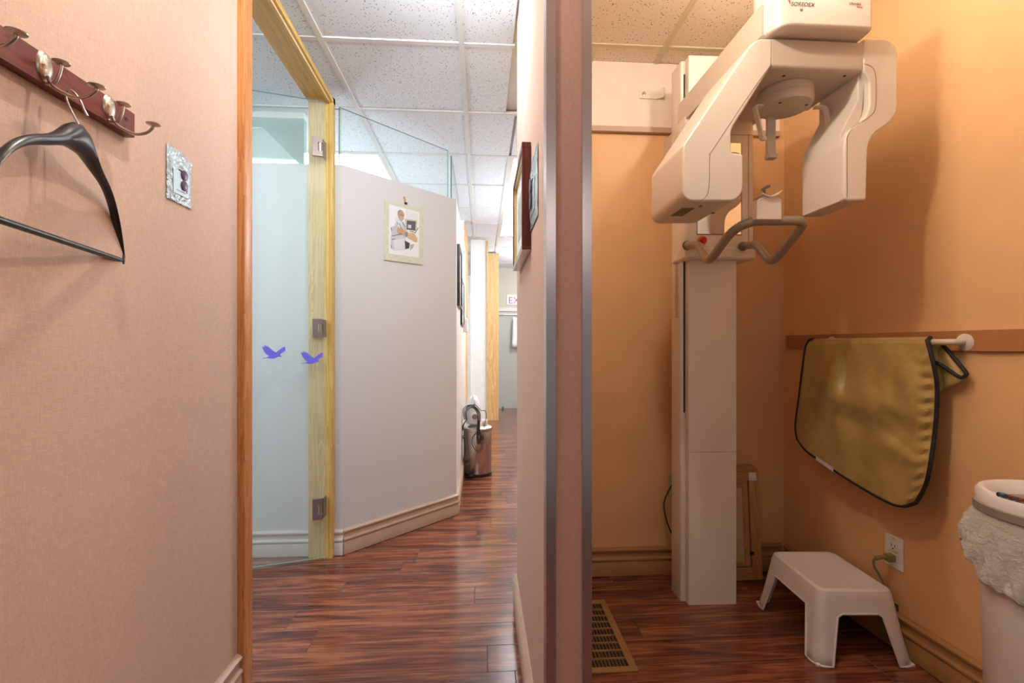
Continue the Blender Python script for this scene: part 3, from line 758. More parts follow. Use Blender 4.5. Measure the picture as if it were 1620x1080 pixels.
for k in range(4):
    o_ = k*.008
    loop([(vx-.05-o_, fy+.03, vz+.05), (vx-.055-o_, fy+.02, vz+.115+o_), (vx-.01, fy+.015-o_, vz+.15+o_), (vx+.03+o_, fy+.01, vz+.11), (vx+.035+o_*.7, fy-.003*k, vz), (vx+.03+o_*.5, fy-.004*k, vz-.10), (vx+.045, fy-.004*k, vz-.145+o_), (vx+.06+o_, fy-.003, vz-.10), (vx+.055-o_, fy, vz-.02), (vx+.05, fy+.01, vz+.05)])
loop([(vx-.05, fy+.03, vz+.13), (vx-.04, fy+.01, vz+.165), (vx+.02, fy, vz+.172), (vx+.06, fy, vz+.13), (vx+.1, fy+.02, vz+.12), (vx+.105, fy+.02, vz+.06), (vx+.085, fy+.005, vz-.02)])
loop([(vx+.045, fy-.008, vz-.05), (vx+.0, fy-.008, vz-.08), (vx-.005, fy-.008, vz-.15), (vx+.04, fy-.008, vz-.21), (vx+.07, fy-.008, vz-.19), (vx+.07, fy-.008, vz-.14), (vx+.04, fy-.008, vz-.09), (vx+.06, fy-.008, vz-.05), (vx+.085, fy-.008, vz-.09), (vx+.075, fy-.008, vz-.14)])
for k in range(3):
    loop([(vx-.055, fy+.04, vz+.05), (vx-.085-.004*k, fy+.05, vz-.02), (vx-.09-.005*k, fy+.05, vz-.09), (vx-.07, fy+.05, vz-.12+.02*k)])
loop([(vx-.075, fy+.05, vz-.10), (vx-.068, fy+.035, vz-.2), (vx-.078, fy+.02, vz-.27), (vx-.068, fy+.02, vz-.34), (vx-.07, fy+.02, .03), (vx-.05, fy+.0, .008)])
mesh('cord', vs, fs, m_cord, vc)
lathe('hose_end', [(.018, -.02), (.022, .0), (.020, .02)], (vx+.095, vy+.01, vz+.014), m_white, vc, 18, 'x')

# ============================================================ X-RAY MACHINE
mx_ = thing('panoramic_xray_machine', 'tall cream dental x-ray machine with C shaped arm and grey handlebar', 'x-ray machine', (.95, 1.95, 0))
CT = 2.296
cx0, cx1 = .843, 1.068
prism('column', rounded([(cx0, 2.02, 0), (cx0, 1.930, 0), (cx0+.006, 1.924, 0), (cx1, 1.924, 0), (cx1+.006, 1.93, 0), (cx1+.006, 2.02, 0)], .003, 2), (0, 0, CT-.005), m_shell, mx_)
def cover(nm, z0, z1):
    return prism(nm, rounded([(cx0+.020, 1.9235, z0), (cx0+.020, 1.892, z0), (cx1, 1.888, z0), (cx1, 1.9235, z0)], .004, 2), (0, 0, z1-z0), m_shell, mx_)
cover('lower_cover', .0, .638); cover('column_cover', .6395, 1.46); cover('upper_cover', 1.46, CT)
lc = box('slot', (cx0+.012, 1.9225, .80), (cx0+.0185, 1.9235, 1.45), m_dark, mx_)
box('slot', (cx0+.012, 1.9225, 1.95), (cx0+.0185, 1.9235, 2.235), m_dark, mx_)
# fine print on the side of the column
pr = []
for i in range(44):
    z = 1.205+i*.0054
    pr.append(((cx0-.0004, 1.945+random.uniform(0, .006), z), (cx0+.0002, 1.975+random.uniform(0, .008), z+.0022)))
boxes('side_print', pr, m_seam, mx_)
# carriage with mirror
a0, a1 = .837, 1.133
YC = 1.86
z0, z1 = 1.455, 2.03
cg = prism('carriage', rounded([(a0, 2.0, z0), (a0, YC+.01, z0), (a0+.012, YC, z0), (a1-.02, YC, z0), (a1, YC+.012, z0), (a1, 2.0, z0)], .008, 3), (0, 0, z1-z0), m_shell, mx_, .003)
prism('collar', rounded([(a0-.004, 2.0, 1.44), (a0-.004, YC-.008, 1.44), (a1+.003, YC-.008, 1.44), (a1+.003, 2.0, 1.44)], .02, 4), (0, 0, .052), m_shell, cg, .012)
def front(px, py, y=YC): return ony(px, py, y)
q = [front(1103, 225), front(1172, 225), front(1172, 371), front(1103, 371)]
box('mirror', (q[0].x, YC-.0022, q[2].z), (q[1].x, YC-.0005, q[0].z), m_mirror, cg)
boxes('mirror_frame', [((q[0].x-.003, YC-.003, q[2].z-.003), (q[1].x+.003, YC, q[2].z)), ((q[1].x, YC-.003, q[2].z), (q[1].x+.003, YC, q[0].z)), ((q[0].x-.003, YC-.003, q[2].z), (q[0].x, YC, q[0].z))], m_seam, cg)
xs = front(1184, 300).x
boxes('panel_seam', [((xs-.0008, YC-.0012, 1.495), (xs+.0008, YC, 1.96)), ((a0+.012, YC-.0012, 1.955), (a1-.004, YC, 1.9565))], m_seam, cg)
pe = front(1110, 381)
es_ = lathe('emergency_stop', [(.021, 0), (.021, -.003), (.0205, -.004), (.011, -.0042)], (pe.x, YC, pe.z), m_yellow, cg, 28, 'y')
lathe('button', [(.009, -.004), (.009, -.012), (.0135, -.014), (.014, -.020), (.011, -.024), (.0001, -.0245)], (pe.x, YC, pe.z), m_red, es_, 24, 'y')
# handlebar
hz = 1.485
def Q(X, Z, h): return Vector((X*ca+Z*sa, -X*sa+Z*ca, EYE+h))
hb = [P(1087, 388, 1.90), P(1105, 387, 1.83), P(1121, 416, 1.70), P(1168, 349, 1.56), P(1277, 349, 1.55), P(1221, 417, 1.70), P(1197, 387, 1.83), P(1182, 388, 1.90)]
hp_ = [hb[0]]
for i in range(1, len(hb)-1):
    p, a_, c_ = hb[i], hb[i-1]-hb[i], hb[i+1]-hb[i]; d = min((.03, .045, .085, .04, .045, .03)[i-1], a_.length*.48, c_.length*.48)
    A_, C_ = p+a_.normalized()*d, p+c_.normalized()*d
    for k in range(9): t = k/8; hp_.append((1-t)**2*A_+2*t*(1-t)*p+t*t*C_)
hp_.append(hb[-1])
tube('handlebar', hp_, .0155, m_tube, mx_, 1, 18)
for X in (.715, .953):
    c = Q(X, 1.889, .405); lathe('socket', [(.019, 0), (.019, -.006), (.016, -.008)], (c.x, YC-.008, c.z), m_seam, mx_, 22, 'y')
# chin rest on the bar
c = Q(.842, 1.545, .424)
ch = prism('chin_rest', [Vector((c.x-.042, c.y-.02, c.z-.014)), Vector((c.x+.043, c.y-.02, c.z-.014)), Vector((c.x+.043, c.y-.02, c.z+.055)), Vector((c.x+.02, c.y-.02, c.z+.061)), Vector((c.x-.020, c.y-.02, c.z+.061)), Vector((c.x-.042, c.y-.02, c.z+.048))], (0, .05, 0), m_shell, mx_, .003)
vs, fs = [], []
for i in range(11):
    u = i/10-.5
    for k in range(5):
        v_ = k/4; vs.append((c.x+.005+u*.066, c.y-.030+v_*.055, c.z+.062+.030*u*u*2-.004+.006*(v_-.5)**2+(.010*u)))
for i in range(10):
    for k in range(4): fs.append((i*5+k, i*5+k+1, (i+1)*5+k+1, (i+1)*5+k))
mesh('chin_cup', vs, fs, m_shell, ch, solid=.003)
bt = box('bite_rod', (c.x-.008, c.y-.004, c.z+.060), (c.x-.001, c.y+.003, c.z+.090), m_seam, ch, .001)
prism('bite_block', [Vector((c.x-.014, c.y-.006, c.z+.086)), Vector((c.x+.014, c.y-.006, c.z+.098)), Vector((c.x+.014, c.y-.006, c.z+.104)), Vector((c.x+.002, c.y-.006, c.z+.104)), Vector((c.x-.010, c.y-.006, c.z+.096))], (0, .014, 0), m_seam, bt)
# support beam and head
beam = prism('support_beam', rounded([(.840, 1.95, 2.018), (.840, 1.35, 2.018), (1.15, 1.35, 2.018), (1.15, 1.95, 2.018)], 0.001, 1), (0, 0, .095), m_shell2, mx_, .004)
head = prism('head', rounded([(.845, 1.40, 2.016), (.838, 1.37, 2.016), (.876, 1.298, 2.016), (1.150, 1.298, 2.016), (1.158, 1.32, 2.016), (1.158, 1.40, 2.016)], [.01, .03, .03, .012, .012, .02], 5), (0, 0, .165), m_shell, mx_, .014, 4)
bpy.context.view_layer.update()
pl = ony(1251, 5.5, 1.2975)
text('brand_lettering', 'SOREDEX', .0165, (pl.x, 1.2974, pl.z-.006), (math.pi/2, 0, 0), mat('logo grey', (.10, .09, .09), .4), head, .25, 1.0)
pl = ony(1245.5, 3.5, 1.2975)
prism('brand_flag', [(pl.x, 1.2974, pl.z+.006), (pl.x+.009, 1.2974, pl.z+.006), (pl.x+.009, 1.2974, pl.z-.007), (pl.x+.006, 1.2974, pl.z-.002), (pl.x+.0055, 1.2974, pl.z+.002)], (0, -.0003, 0), m_red, head)
pl = ony(1343, 7, 1.2975)
text('model_lettering', 'CRANEX', .0095, (pl.x, 1.2974, pl.z), (math.pi/2, 0, 0), mat('model grey', (.20, .17, .15), .4), head, .15, 1.0)
text('model_lettering', 'Novus', .0075, (pl.x+.024, 1.2974, pl.z-.0075), (math.pi/2, 0, 0), m_red, head, .15, .9)
pl = ony(1268, 15, 1.2975)
lathe('sensor_dot', [(.0001, -.0006), (.004, -.0004), (.0048, 0)], (pl.x, 1.2975, pl.z), m_seam, head, 18, 'y')
# C arm
YA = 1.345
def A(l_): return [ony(x, y_, YA) for x, y_ in l_]
lh = A([(1222, 60.5), (1199, 60.5), (1184, 74), (1081, 229), (1080, 318), (1164, 318), (1176, 303), (1176, 243), (1157, 241), (1157, 205), (1221, 103)])
tube_h = prism('tube_housing', rounded(lh, [0, .02, .02, .012, .035, .04, .03, .008, .008, .012, 0], 5), (0, .262, 0), m_shell, mx_, .010, 4)
sm = smooth_path(A([(1221, 101), (1190, 143), (1128, 236), (1123, 246), (1122, 290), (1118, 309), (1108, 317.5)]), 5)
vs, fs = tubedata([v-Vector((0, .0002, 0)) for v in sm], .0009, 6)
mesh('seam_line', vs, fs, m_seam, tube_h)
for (px, py, dep) in ((1108, 318, .05), (1128, 318, .12)):
    pz = ony(px, py, YA+dep); lathe('screw_hole', [(.0001, -.0006), (.006, -.0004), (.006, .001)], (pz.x, YA+dep, tube_h.data.vertices[0].co.z*0+ony(1100, 318, YA).z), m_seam, tube_h, 14)
zbt = ony(1100, 318, YA).z
box('rating_plate', (.625, YA+.07, zbt-.0008), (.665, YA+.16, zbt+.001), m_seam, tube_h)
cb_ = A([(1221, 60.5), (1366, 60.5), (1366, 112), (1221, 112)])
zlo, zhi = cb_[2].z, cb_[0].z
crossbar = prism('crossbar', rounded([Vector((cb_[0].x, YA+.002, zlo)), Vector((cb_[0].x, YA+.002, zhi)), Vector((cb_[0].x, YA+.25, zhi)), Vector((cb_[0].x, YA+.25, zlo))], [.012, .002, .002, .01], 4), (cb_[1].x-cb_[0].x, 0, 0), m_shell2, mx_, .002)
rh = A([(1366, 60.5), (1406, 60.5), (1421, 74), (1421, 176), (1407, 196), (1384, 210), (1374, 228), (1371, 317), (1336, 317), (1336, 222), (1344, 206), (1366, 190), (1376, 170), (1376, 126), (1366, 112)])
sens = prism('sensor_housing', rounded(rh, [0, .02, .02, .03, .03, .03, .03, .008, .012, .03, .03, .03, .03, .02, 0], 4), (0, .19, 0), m_shell, mx_, .008, 4)
sm = smooth_path(A([(1367, 101), (1379, 106), (1385, 120), (1385, 168), (1376, 184), (1352, 199), (1341, 214), (1340, 230), (1340, 312)]), 5)
vs, fs = tubedata([v-Vector((0, .0002, 0)) for v in sm], .0009, 6)
mesh('seam_line', vs, fs, m_seam, sens)
# inner fill of the sensor arm (deep inner face)
xi = ony(1338, 300, YA).x
q1 = [(1366, 113), (1366, 150), (1338, 206), (1336, 316), (1352, 316), (1352, 210), (1372, 180), (1378, 120)]
prism('inner_cover', [ony(x, y_, YA) + Vector((0, .02, 0)) for x, y_ in q1], (0, .168, 0), m_shell, sens, .004)
for (px, py, yy) in ((1240, 118, YA+.03), (1336, 118, YA+.03)):
    pz = onz(px, py+2, zlo); lathe('screw_hole', [(.0001, -.0008), (.0048, -.0006), (.0048, .001)], (pz.x, pz.y, zlo), m_dark, crossbar, 14)
dcx, dcy, dr_ = 1.000, 1.475, .082
disk = lathe('rotation_hub', [(dr_-.004, 0), (dr_, -.003), (dr_, -.022), (dr_-.001, -.024), (dr_, -.026), (dr_, -.046), (dr_-.004, -.055), (dr_-.014, -.059), (.0001, -.059)], (dcx, dcy, zlo+.001), m_shell2, mx_, 48)
for an in (-2.4, -.6):
    lathe('screw_hole', [(.0001, -.0008), (.0045, -.0006), (.0045, .001)], (dcx+.06*math.cos(an), dcy+.06*math.sin(an), zlo-.058), m_dark, disk, 12)
# temple supports hanging from the hub
def bar(nm, pts, w_, parent):
    p = smooth_path(pts, 5); vs, fs = [], []
    for i, q in enumerate(p):
        t = (p[min(i+1, len(p)-1)]-p[max(0, i-1)]).normalized(); sd = Vector((0, 1, 0)); nn = t.cross(sd).normalized()
        for (u, v_) in ((-1, -1), (1, -1), (1, 1), (-1, 1)): vs.append(q+nn*u*w_*.35+sd*v_*w_)
    for i in range(len(p)-1):
        for k in range(4): fs.append((i*4+k, i*4+(k+1) % 4, i*4+4+(k+1) % 4, i*4+4+k))
    fs += [(0, 1, 2, 3), tuple(range(len(p)*4-4, len(p)*4))]
    return mesh(nm, vs, fs, m_shell, parent, .002)
Y1 = 1.475
bar('temple_support', [ony(1212, 168, Y1), ony(1200, 168, Y1), ony(1194, 170, Y1), ony(1196, 178, Y1), ony(1203, 208, Y1), ony(1206, 219, Y1)], .010, disk)
pz = ony(1207, 219, Y1); lathe('pad', [(.0001, -.010), (.007, -.008), (.009, 0), (.007, .008), (.0001, .010)], pz, m_shell, disk, 18, 'x')
bar('temple_support', [ony(1288, 170, Y1), ony(1300, 170, Y1), ony(1306, 174, Y1), ony(1310, 195, Y1), ony(1309, 215, Y1), ony(1305, 234, Y1)], .010, disk)
pz = ony(1302, 238, Y1); lathe('pad', [(.0001, -.012), (.009, -.010), (.012, 0), (.009, .010), (.0001, .012)], pz, m_shell, disk, 18, 'x')
q = ony(1219.5, 200, 1.53)
nb = box('nose_support', (q.x-.0155, q.y-.006, ony(1219, 246, 1.53).z), (q.x+.0145, q.y+.006, 1.87), m_shell2, disk, .002)
box('foot', (q.x-.0165, q.y-.016, ony(1219, 252, 1.53).z), (q.x+.017, q.y+.012, ony(1219, 245, 1.53).z), m_shell2, nb, .003)
# wall brackets of the column
bz0, bz1 = ony(1012, 157, YB).z, ony(1012, 143, YB).z
bx0 = ony(1011, 150, YB).x
bp = [(bx0, YB-.0008), (bx0+.085, YB-.0008), (bx0+.115, YB-.022), (cx0+.01, YB-.024), (cx0+.01, YB-.028), (bx0+.113, YB-.026), (bx0+.084, YB-.0055), (bx0, YB-.0055)]
br_ = prism('wall_bracket', [(x, y_-.004, bz0) for x, y_ in bp], (0, 0, bz1-bz0), m_shell, mx_)
lathe('bolt', [(.009, 0), (.009, -.003), (.0055, -.0035), (.0055, -.009), (.0001, -.0095)], (bx0+.02, YB-.0095, (bz0+bz1)/2), m_chrome, br_, 12, 'y')
box('wall_mount', (cx0+.02, 2.019, 1.95), (cx1-.02, YB-.003, 2.05), m_shell2, mx_)
# cable of the machine and its outlet
oa, ob = ony(1056.5, 750, YB), ony(1075, 788, YB)
o1 = thing('wall_outlet', 'beige outlet plate low on the rear wall, half hidden by the machine column', 'outlet', (oa.x, YB, ob.z))
box('plate', (oa.x, YB-.006, ob.z), (oa.x+.07, YB-.0005, oa.z), mat('beige plate', (.55, .42, .26), .4), o1, .0015)
boxes('socket', [((oa.x+.02, YB-.0075, ob.z+.02), (oa.x+.05, YB-.0055, ob.z+.05)), ((oa.x+.02, YB-.0075, ob.z+.065), (oa.x+.05, YB-.0055, ob.z+.095))], m_base_x, o1)
yw = YB-.05
tube('power_cable', [ony(1068, 762, YB-.02), ony(1061, 770, yw), ony(1052, 790, yw), ony(1051, 806, yw), ony(1056, 828, yw), ony(1064, 846, yw), ony(1074, 862, yw)], .0038, m_cable, mx_)

# ============================================================ WOODEN FRAME LEANING BEHIND THE COLUMN
lf = thing('wooden_frame', 'worn unpainted wooden frame with inset panel leaning on the rear wall', 'frame', (1.2, 2.08, 0))
def LF(x, z, d=0):  # leaning plane: top touches the wall
    t = z/.50; return Vector((x, 2.092+.038*t-d, .001+z))
rx = onz(1221, 912, 0).x; rx = 1.298; lx = 1.02; hh = .505
def lbar(nm, x0, x1, z0, z1, d0, d1, m, parent, bev=.002):
    pts = [LF(x0, z0, d0), LF(x1, z0, d0), LF(x1, z1, d0), LF(x0, z1, d0)]
    e = LF(0, 0, d1)-LF(0, 0, d0); return prism(nm, pts, e, m, parent, bev)
m_lw = oak('worn pine', 2, (.60, .34, .14), (.50, .26, .09), (.36, .17, .05), .6)
m_lwx = oak('worn pine rail', 0, (.60, .34, .14), (.50, .26, .09), (.36, .17, .05), .6)
lbar('stile', rx-.048, rx, 0, hh, 0, .022, m_lw, lf)
lbar('stile', lx, lx+.048, 0, hh, 0, .022, m_lw, lf)
lbar('rail', lx+.048, rx-.048, hh-.055, hh, 0, .022, m_lwx, lf)
lbar('rail', lx+.048, rx-.048, 0, .055, 0, .022, m_lwx, lf)
inn = lbar('inner_frame', lx+.05, rx-.05, .057, hh-.057, 0, .012, m_mdf, lf)
lbar('bead', rx-.078, rx-.056, .062, hh-.066, .012, .017, m_lw, inn, .001)
lbar('bead', lx+.055, rx-.078, hh-.088, hh-.066, .012, .017, m_lwx, inn, .001)
lbar('bead', lx+.055, rx-.078, .062, .082, .012, .017, m_lwx, inn, .001)
lbar('latch', rx-.058, rx-.040, .115, .128, .022, .030, m_dark, lf, .002)
lbar('sticker', rx-.048, rx-.012, hh-.055, hh-.018, .022, .0228, m_card, lf, 0)
lbar('ledge', lx, rx-.02, hh+.0005, hh+.012, .0, .03, m_lwx, lf)

# ============================================================ STEP STOOL
sx_, sz_ = 1.195, 1.765   # camera-space centre (X, Z)
HS = .236
st = thing('step_stool', 'white plastic step stool on the dark floor beside the outlet', 'step stool', Q(sx_, sz_, -EYE))
def rrect(hw, hl, r, n=6, m_=14):
    pts = []
    for (cx_, cy_, a0_) in ((hw-r, hl-r, 0), (-hw+r, hl-r, 90), (-hw+r, -hl+r, 180), (hw-r, -hl+r, 270)):
        for i in range(n+1):
            an = math.radians(a0_+90*i/n); pts.append((cx_+r*math.cos(an), cy_+r*math.sin(an)))
    # densify straight runs
    out = []
    for i in range(len(pts)):
        a_, b_ = pts[i], pts[(i+1) % len(pts)]; d = math.dist(a_, b_); k = m_ if d > .05 else 1
        for s_ in range(k): t = s_/k; out.append((a_[0]+(b_[0]-a_[0])*t, a_[1]+(b_[1]-a_[1])*t))
    return out
def W3(x, y_, z): return Vector(((sx_+x)*ca+(sz_+y_)*sa, -(sx_+x)*sa+(sz_+y_)*ca, z))
rings = [rrect(.165, .195, .035), rrect(.131, .158, .030), rrect(.126, .153, .028), rrect(.118, .145, .025), rrect(.112, .139, .024), rrect(.108, .135, .022)]
zs = [0, HS-.020, HS-.004, HS, HS, HS-.0022]
NV = len(rings[0]); vs, fs = [], []
low = []
for i, (x, y_) in enumerate(rings[0]):
    hw, hl = .165, .195
    # opening between the legs on each side
    if abs(abs(x)-hw) < .002: u = abs(y_)/(hl); edge = .70
    elif abs(abs(y_)-hl) < .002: u = abs(x)/(hw); edge = .60
    else: u = 1; edge = .6
    t = (edge-u)/.14
    t = max(0, min(1, t)); low.append(0 if u >= edge else (.60+.14*math.sqrt(max(0, 1-(1-t)**2))))
VR = 7
for i in range(NV):
    b_, t_ = rings[0][i], rings[1][i]
    for k in range(VR+1):
        v_ = low[i]+(1-low[i])*k/VR
        fl = 1+(.02*(1-v_)**6)
        vs.append(W3((b_[0]+(t_[0]-b_[0])*v_)*fl, (b_[1]+(t_[1]-b_[1])*v_)*fl, zs[1]*v_+.001))
for i in range(NV):
    j = (i+1) % NV
    for k in range(VR): fs.append((i*(VR+1)+k, j*(VR+1)+k, j*(VR+1)+k+1, i*(VR+1)+k+1))
prev = [i*(VR+1)+VR for i in range(NV)]
for r_ in range(2, 6):
    cur = []
    for (x, y_) in rings[r_]: cur.append(len(vs)); vs.append(W3(x, y_, zs[r_]))
    for i in range(NV): fs.append((prev[i], prev[(i+1) % NV], cur[(i+1) % NV], cur[i]))
    prev = cur
fs.append(tuple(prev))
m_stool = mat('white moulded plastic', (.80, .76, .76), .38)
mesh('shell', vs, fs, m_stool, st, solid=.004)
rim_pts = []
for i in range(NV):
    q = vs[i*(VR+1)]
    if not rim_pts or (q-rim_pts[-1]).length > .002: rim_pts.append(q+Vector((0, 0, .0028)))
rv, rf = tubedata(rim_pts, .0042, 8, True); mesh('rim', rv, rf, m_stool, st)
for (x, y_) in ((-.160, -.190), (.160, -.190), (.160, .190), (-.160, .190)):
    sg = (1 if x > 0 else -1)
    fx, fy_ = W3(x, y_, 0).x, W3(x, y_, 0).y
    lathe('foot', [(.007, .001), (.008, .003), (.008, .008), (.006, .010)], (fx, fy_, 0), m_stool, st, 16)

# ============================================================ FLOOR REGISTER
a = onz(959, 948.5, .004); b_ = onz(1008, 1061.5, .004)
x1 = (a.x+b_.x)/2; x0 = x1-.26; y0, y1 = b_.y, a.y
fv = thing('floor_register', 'brown metal floor vent grille set in the alcove floor', 'floor vent', ((x0+x1)/2, (y0+y1)/2, 0))
bw = .026
boxes('frame', [((x0, y0, .0004), (x1, y0+bw, .006)), ((x0, y1-bw, .0004), (x1, y1, .006)), ((x0, y0+bw, .0004), (x0+bw, y1-bw, .006)), ((x1-bw, y0+bw, .0004), (x1, y1-bw, .006))], m_vent, fv, .0015)
box('well', (x0+bw, y0+bw, .0003), (x1-bw, y1-bw, .0008), m_dark, fv)
nb_ = 9; step = (y1-y0-2*bw)/nb_
for i in range(1, nb_): box('crossbar', (x0+bw, y0+bw+i*step-.0035, .0009), (x1-bw, y0+bw+i*step+.0035, .0052), m_vent, fv)
xx = x0+bw+.008
fins = []
while xx < x1-bw-.004:
    box('fin', (xx, y0+bw, .0009), (xx+.0022, y1-bw, .0042), m_vent, fv); xx += .0125

# ============================================================ TOWEL BAR AND LEAD APRON
def onw(px, py, off=0):  # on the right wall, off metres in front of it
    p = Vector((xr(0)-off, 0, 0)); nn = Vector((1, .045, 0)).normalized(); return onplane(px, py, p, nn)
fl_ = onw(1532, 541, .0); bz = fl_.z
yA, yBr = onw(1300, 540, .06).y, fl_.y
tb = thing('towel_bar', 'off-white rail with round flange mounted on the right wall', 'towel bar', (xr(yBr), yBr, bz))
m_ivory = mat('ivory enamel', (.62, .55, .44), .35)
for yv in (yBr, yA+.005):
    lathe('flange', [(.0001, -.020), (.020, -.018), (.029, -.012), (.031, -.004), (.031, -.0005)], (xr(yv), yv, bz), m_ivory, tb, 30, 'x')
so = .058
tube('bar', [(xr(yBr)-.01, yBr, bz), (xr(yBr)-.045, yBr, bz), (xr(yBr)-so, yBr+.014, bz), (xr(yBr)-so, yBr+.05, bz), (xr((yA+yBr)/2)-so, (yA+yBr)/2, bz), (xr(yA)-so, yA-.03, bz), (xr(yA)-so, yA-.012, bz), (xr(yA)-.045, yA+.003, bz), (xr(yA)-.01, yA+.005, bz)], .010, m_ivory, tb, 6, 16)
ap = thing('lead_apron', 'olive gold lead apron with black piping draped over the rail', 'apron', (1.40, 1.6, .6))
def crv(pts):
    pts = [Vector((x, y_, 0)) for x, y_ in pts]; sp = smooth_path(pts, 8)
    L = [0]
    for i in range(1, len(sp)): L.append(L[-1]+(sp[i]-sp[i-1]).length)
    def f(t):
        t = max(0, min(1, t))*L[-1]
        for i in range(1, len(sp)):
            if L[i] >= t-1e-9:
                k = (t-L[i-1])/max(1e-9, L[i]-L[i-1]); q = sp[i-1].lerp(sp[i], k); return (q.x, q.y)
        return (sp[-1].x, sp[-1].y)
    return f
top = crv([(1285, 533), (1340, 536), (1400, 533), (1466, 532)])
left = crv([(1285, 533), (1276, 546), (1271, 575), (1265, 625), (1259, 672), (1262, 695)])
bot = crv([(1262, 695), (1276, 713), (1300, 730), (1345, 760), (1400, 792), (1428, 801), (1450, 795)])
right = crv([(1466, 532), (1474, 560), (1483, 605), (1482, 660), (1475, 720), (1466, 765), (1450, 795)])
NU, NVV = 64, 64
def coons(u, v_):
    T0, B0, L0, R0 = top(u), bot(u), left(v_), right(v_)
    c00, c10, c01, c11 = top(0), top(1), bot(0), bot(1)
    return tuple((1-v_)*T0[i]+v_*B0[i]+(1-u)*L0[i]+u*R0[i]-((1-u)*(1-v_)*c00[i]+u*(1-v_)*c10[i]+(1-u)*v_*c01[i]+u*v_*c11[i]) for i in range(2))
def fold(u, v_):
    g_ = lambda x, c, s: math.exp(-((x-c)/s)**2)
    f = .010*g_(u, .22+.10*v_, .05)*(1-v_)*min(1, v_*8) + .008*g_(u, .62, .05)*(1-v_)*min(1, v_*6)
    f += .014*g_(v_, .45+.25*(u-.45)**2*3, .10)*g_(u, .45, .3)          # sagging swag
    f -= .010*g_(v_, .60, .08)*g_(u, .55, .25)
    f += .008*g_(v_-.35*u, .42, .06)*g_(u, .75, .22)
    f -= .008*g_(v_-.30*u, .30, .05)*g_(u, .75, .20)
    f += .0040*math.sin(v_*85+3*u)*g_(u, .95, .06)*min(1, v_*4)*max(0, min(1, (1-u)*16))            # gathers next to the piping
    f += .004*math.sin(u*9+v_*5)+.003*math.sin(u*21-v_*8)
    f -= .006*g_(u, .33, .03)*g_(v_, .15, .2)
    return f*1.7
vs, fs = [], []
def apt(u, v_):
    px, py = coons(u, v_); off = so+.0135+(.020*v_ if v_ < .5 else .010+.0*v_)*(1-.6*v_)+fold(u, v_)*min(1, v_*5)
    return onw(px, py, off)
pre = []
for k in range(8):   # over the bar and down behind it
    pre.append(math.pi*k/8)
rowsn = 0
backdrop = 7
for k in range(backdrop, 0, -1):
    for i in range(NU+1):
        p = apt(i/NU, 0); yb_ = p.y; vs.append((xr(yb_)-so+.0135, yb_, bz-.0275*k))
    rowsn += 1
for k in range(7):
    an = math.pi*k/7
    for i in range(NU+1):
        p = apt(i/NU, 0); vs.append((xr(p.y)-so+.0135*math.cos(an), p.y, bz+.002+.0135*math.sin(an)))
    rowsn += 1
for j in range(0, NVV+1):
    for i in range(NU+1):
        q = apt(i/NU, j/NVV)
        if j < 5: q.z = q.z*(j/5)+(1-j/5)*(bz-.001*j)
        vs.append(q)
    rowsn += 1
for j in range(rowsn-1):
    for i in range(NU): a = j*(NU+1)+i; fs.append((a, a+1, a+NU+2, a+NU+1))
mesh('cloth', vs, fs, m_apron, ap, solid=.004)
per = [apt(0, k/40) for k in range(1, 41)]+[apt(k/50, 1) for k in range(1, 51)]+[apt(1, 1-k/40) for k in range(1, 40)]
per = [p+Vector((-.002, 0, 0)) for p in per]
ptop0 = Vector((xr(apt(0, 0).y)-so, apt(0, 0).y, bz+.016)); ptop1 = Vector((xr(apt(1, 0).y)-so, apt(1, 0).y, bz+.016))
rad = [.0042]*(len(per)+2)
for i in range(len(rad)):
    if i > 85: rad[i] = .0062
vs, fs = tubedata([ptop0]+per+[ptop1], rad, 10)
mesh('piping', vs, fs, m_apron_trim, ap)
# care label on the lower hem
q = [apt(.22, .995), apt(.36, .995), apt(.36, 1.0), apt(.22, 1.0)]
pl0, pl1 = apt(.20, 1), apt(.35, 1)
ex = Vector((-.007, 0, 0)); dz = Vector((0, 0, .012)); dz2 = Vector((0, 0, -.004))
prism('care_label', [pl0+ex+dz2, pl1+ex+dz2, pl1+ex+dz, pl0+ex+dz], (-.0008, 0, 0), m_card, ap)
# rear flap showing beyond the front edge
vs, fs = [], []
fA, fB, fC, fD = (1466, 537), (1487, 540), (1530, 597), (1484, 622)
for j in range(13):
    for i in range(13):
        u, v_ = i/12, j/12
        x = (1-u)*((1-v_)*fA[0]+v_*fD[0])+u*((1-v_)*fB[0]+v_*fC[0]); y_ = (1-u)*((1-v_)*fA[1]+v_*fD[1])+u*((1-v_)*fB[1]+v_*fC[1])
        vs.append(onw(x, y_, .030+.006*math.sin(u*8+v_*3)))
for j in range(12):
    for i in range(12): a = j*13+i; fs.append((a, a+1, a+14, a+13))
fl2 = mesh('rear_flap', vs, fs, m_apron, ap, solid=.003)
tube('flap_piping', [onw(1486, 539, .036), onw(1505, 561, .036), onw(1526, 586, .036), onw(1528, 593, .036), onw(1518, 596, .038), onw(1492, 579, .04), onw(1476, 571, .042)], .0055, m_apron_trim, fl2, 5)

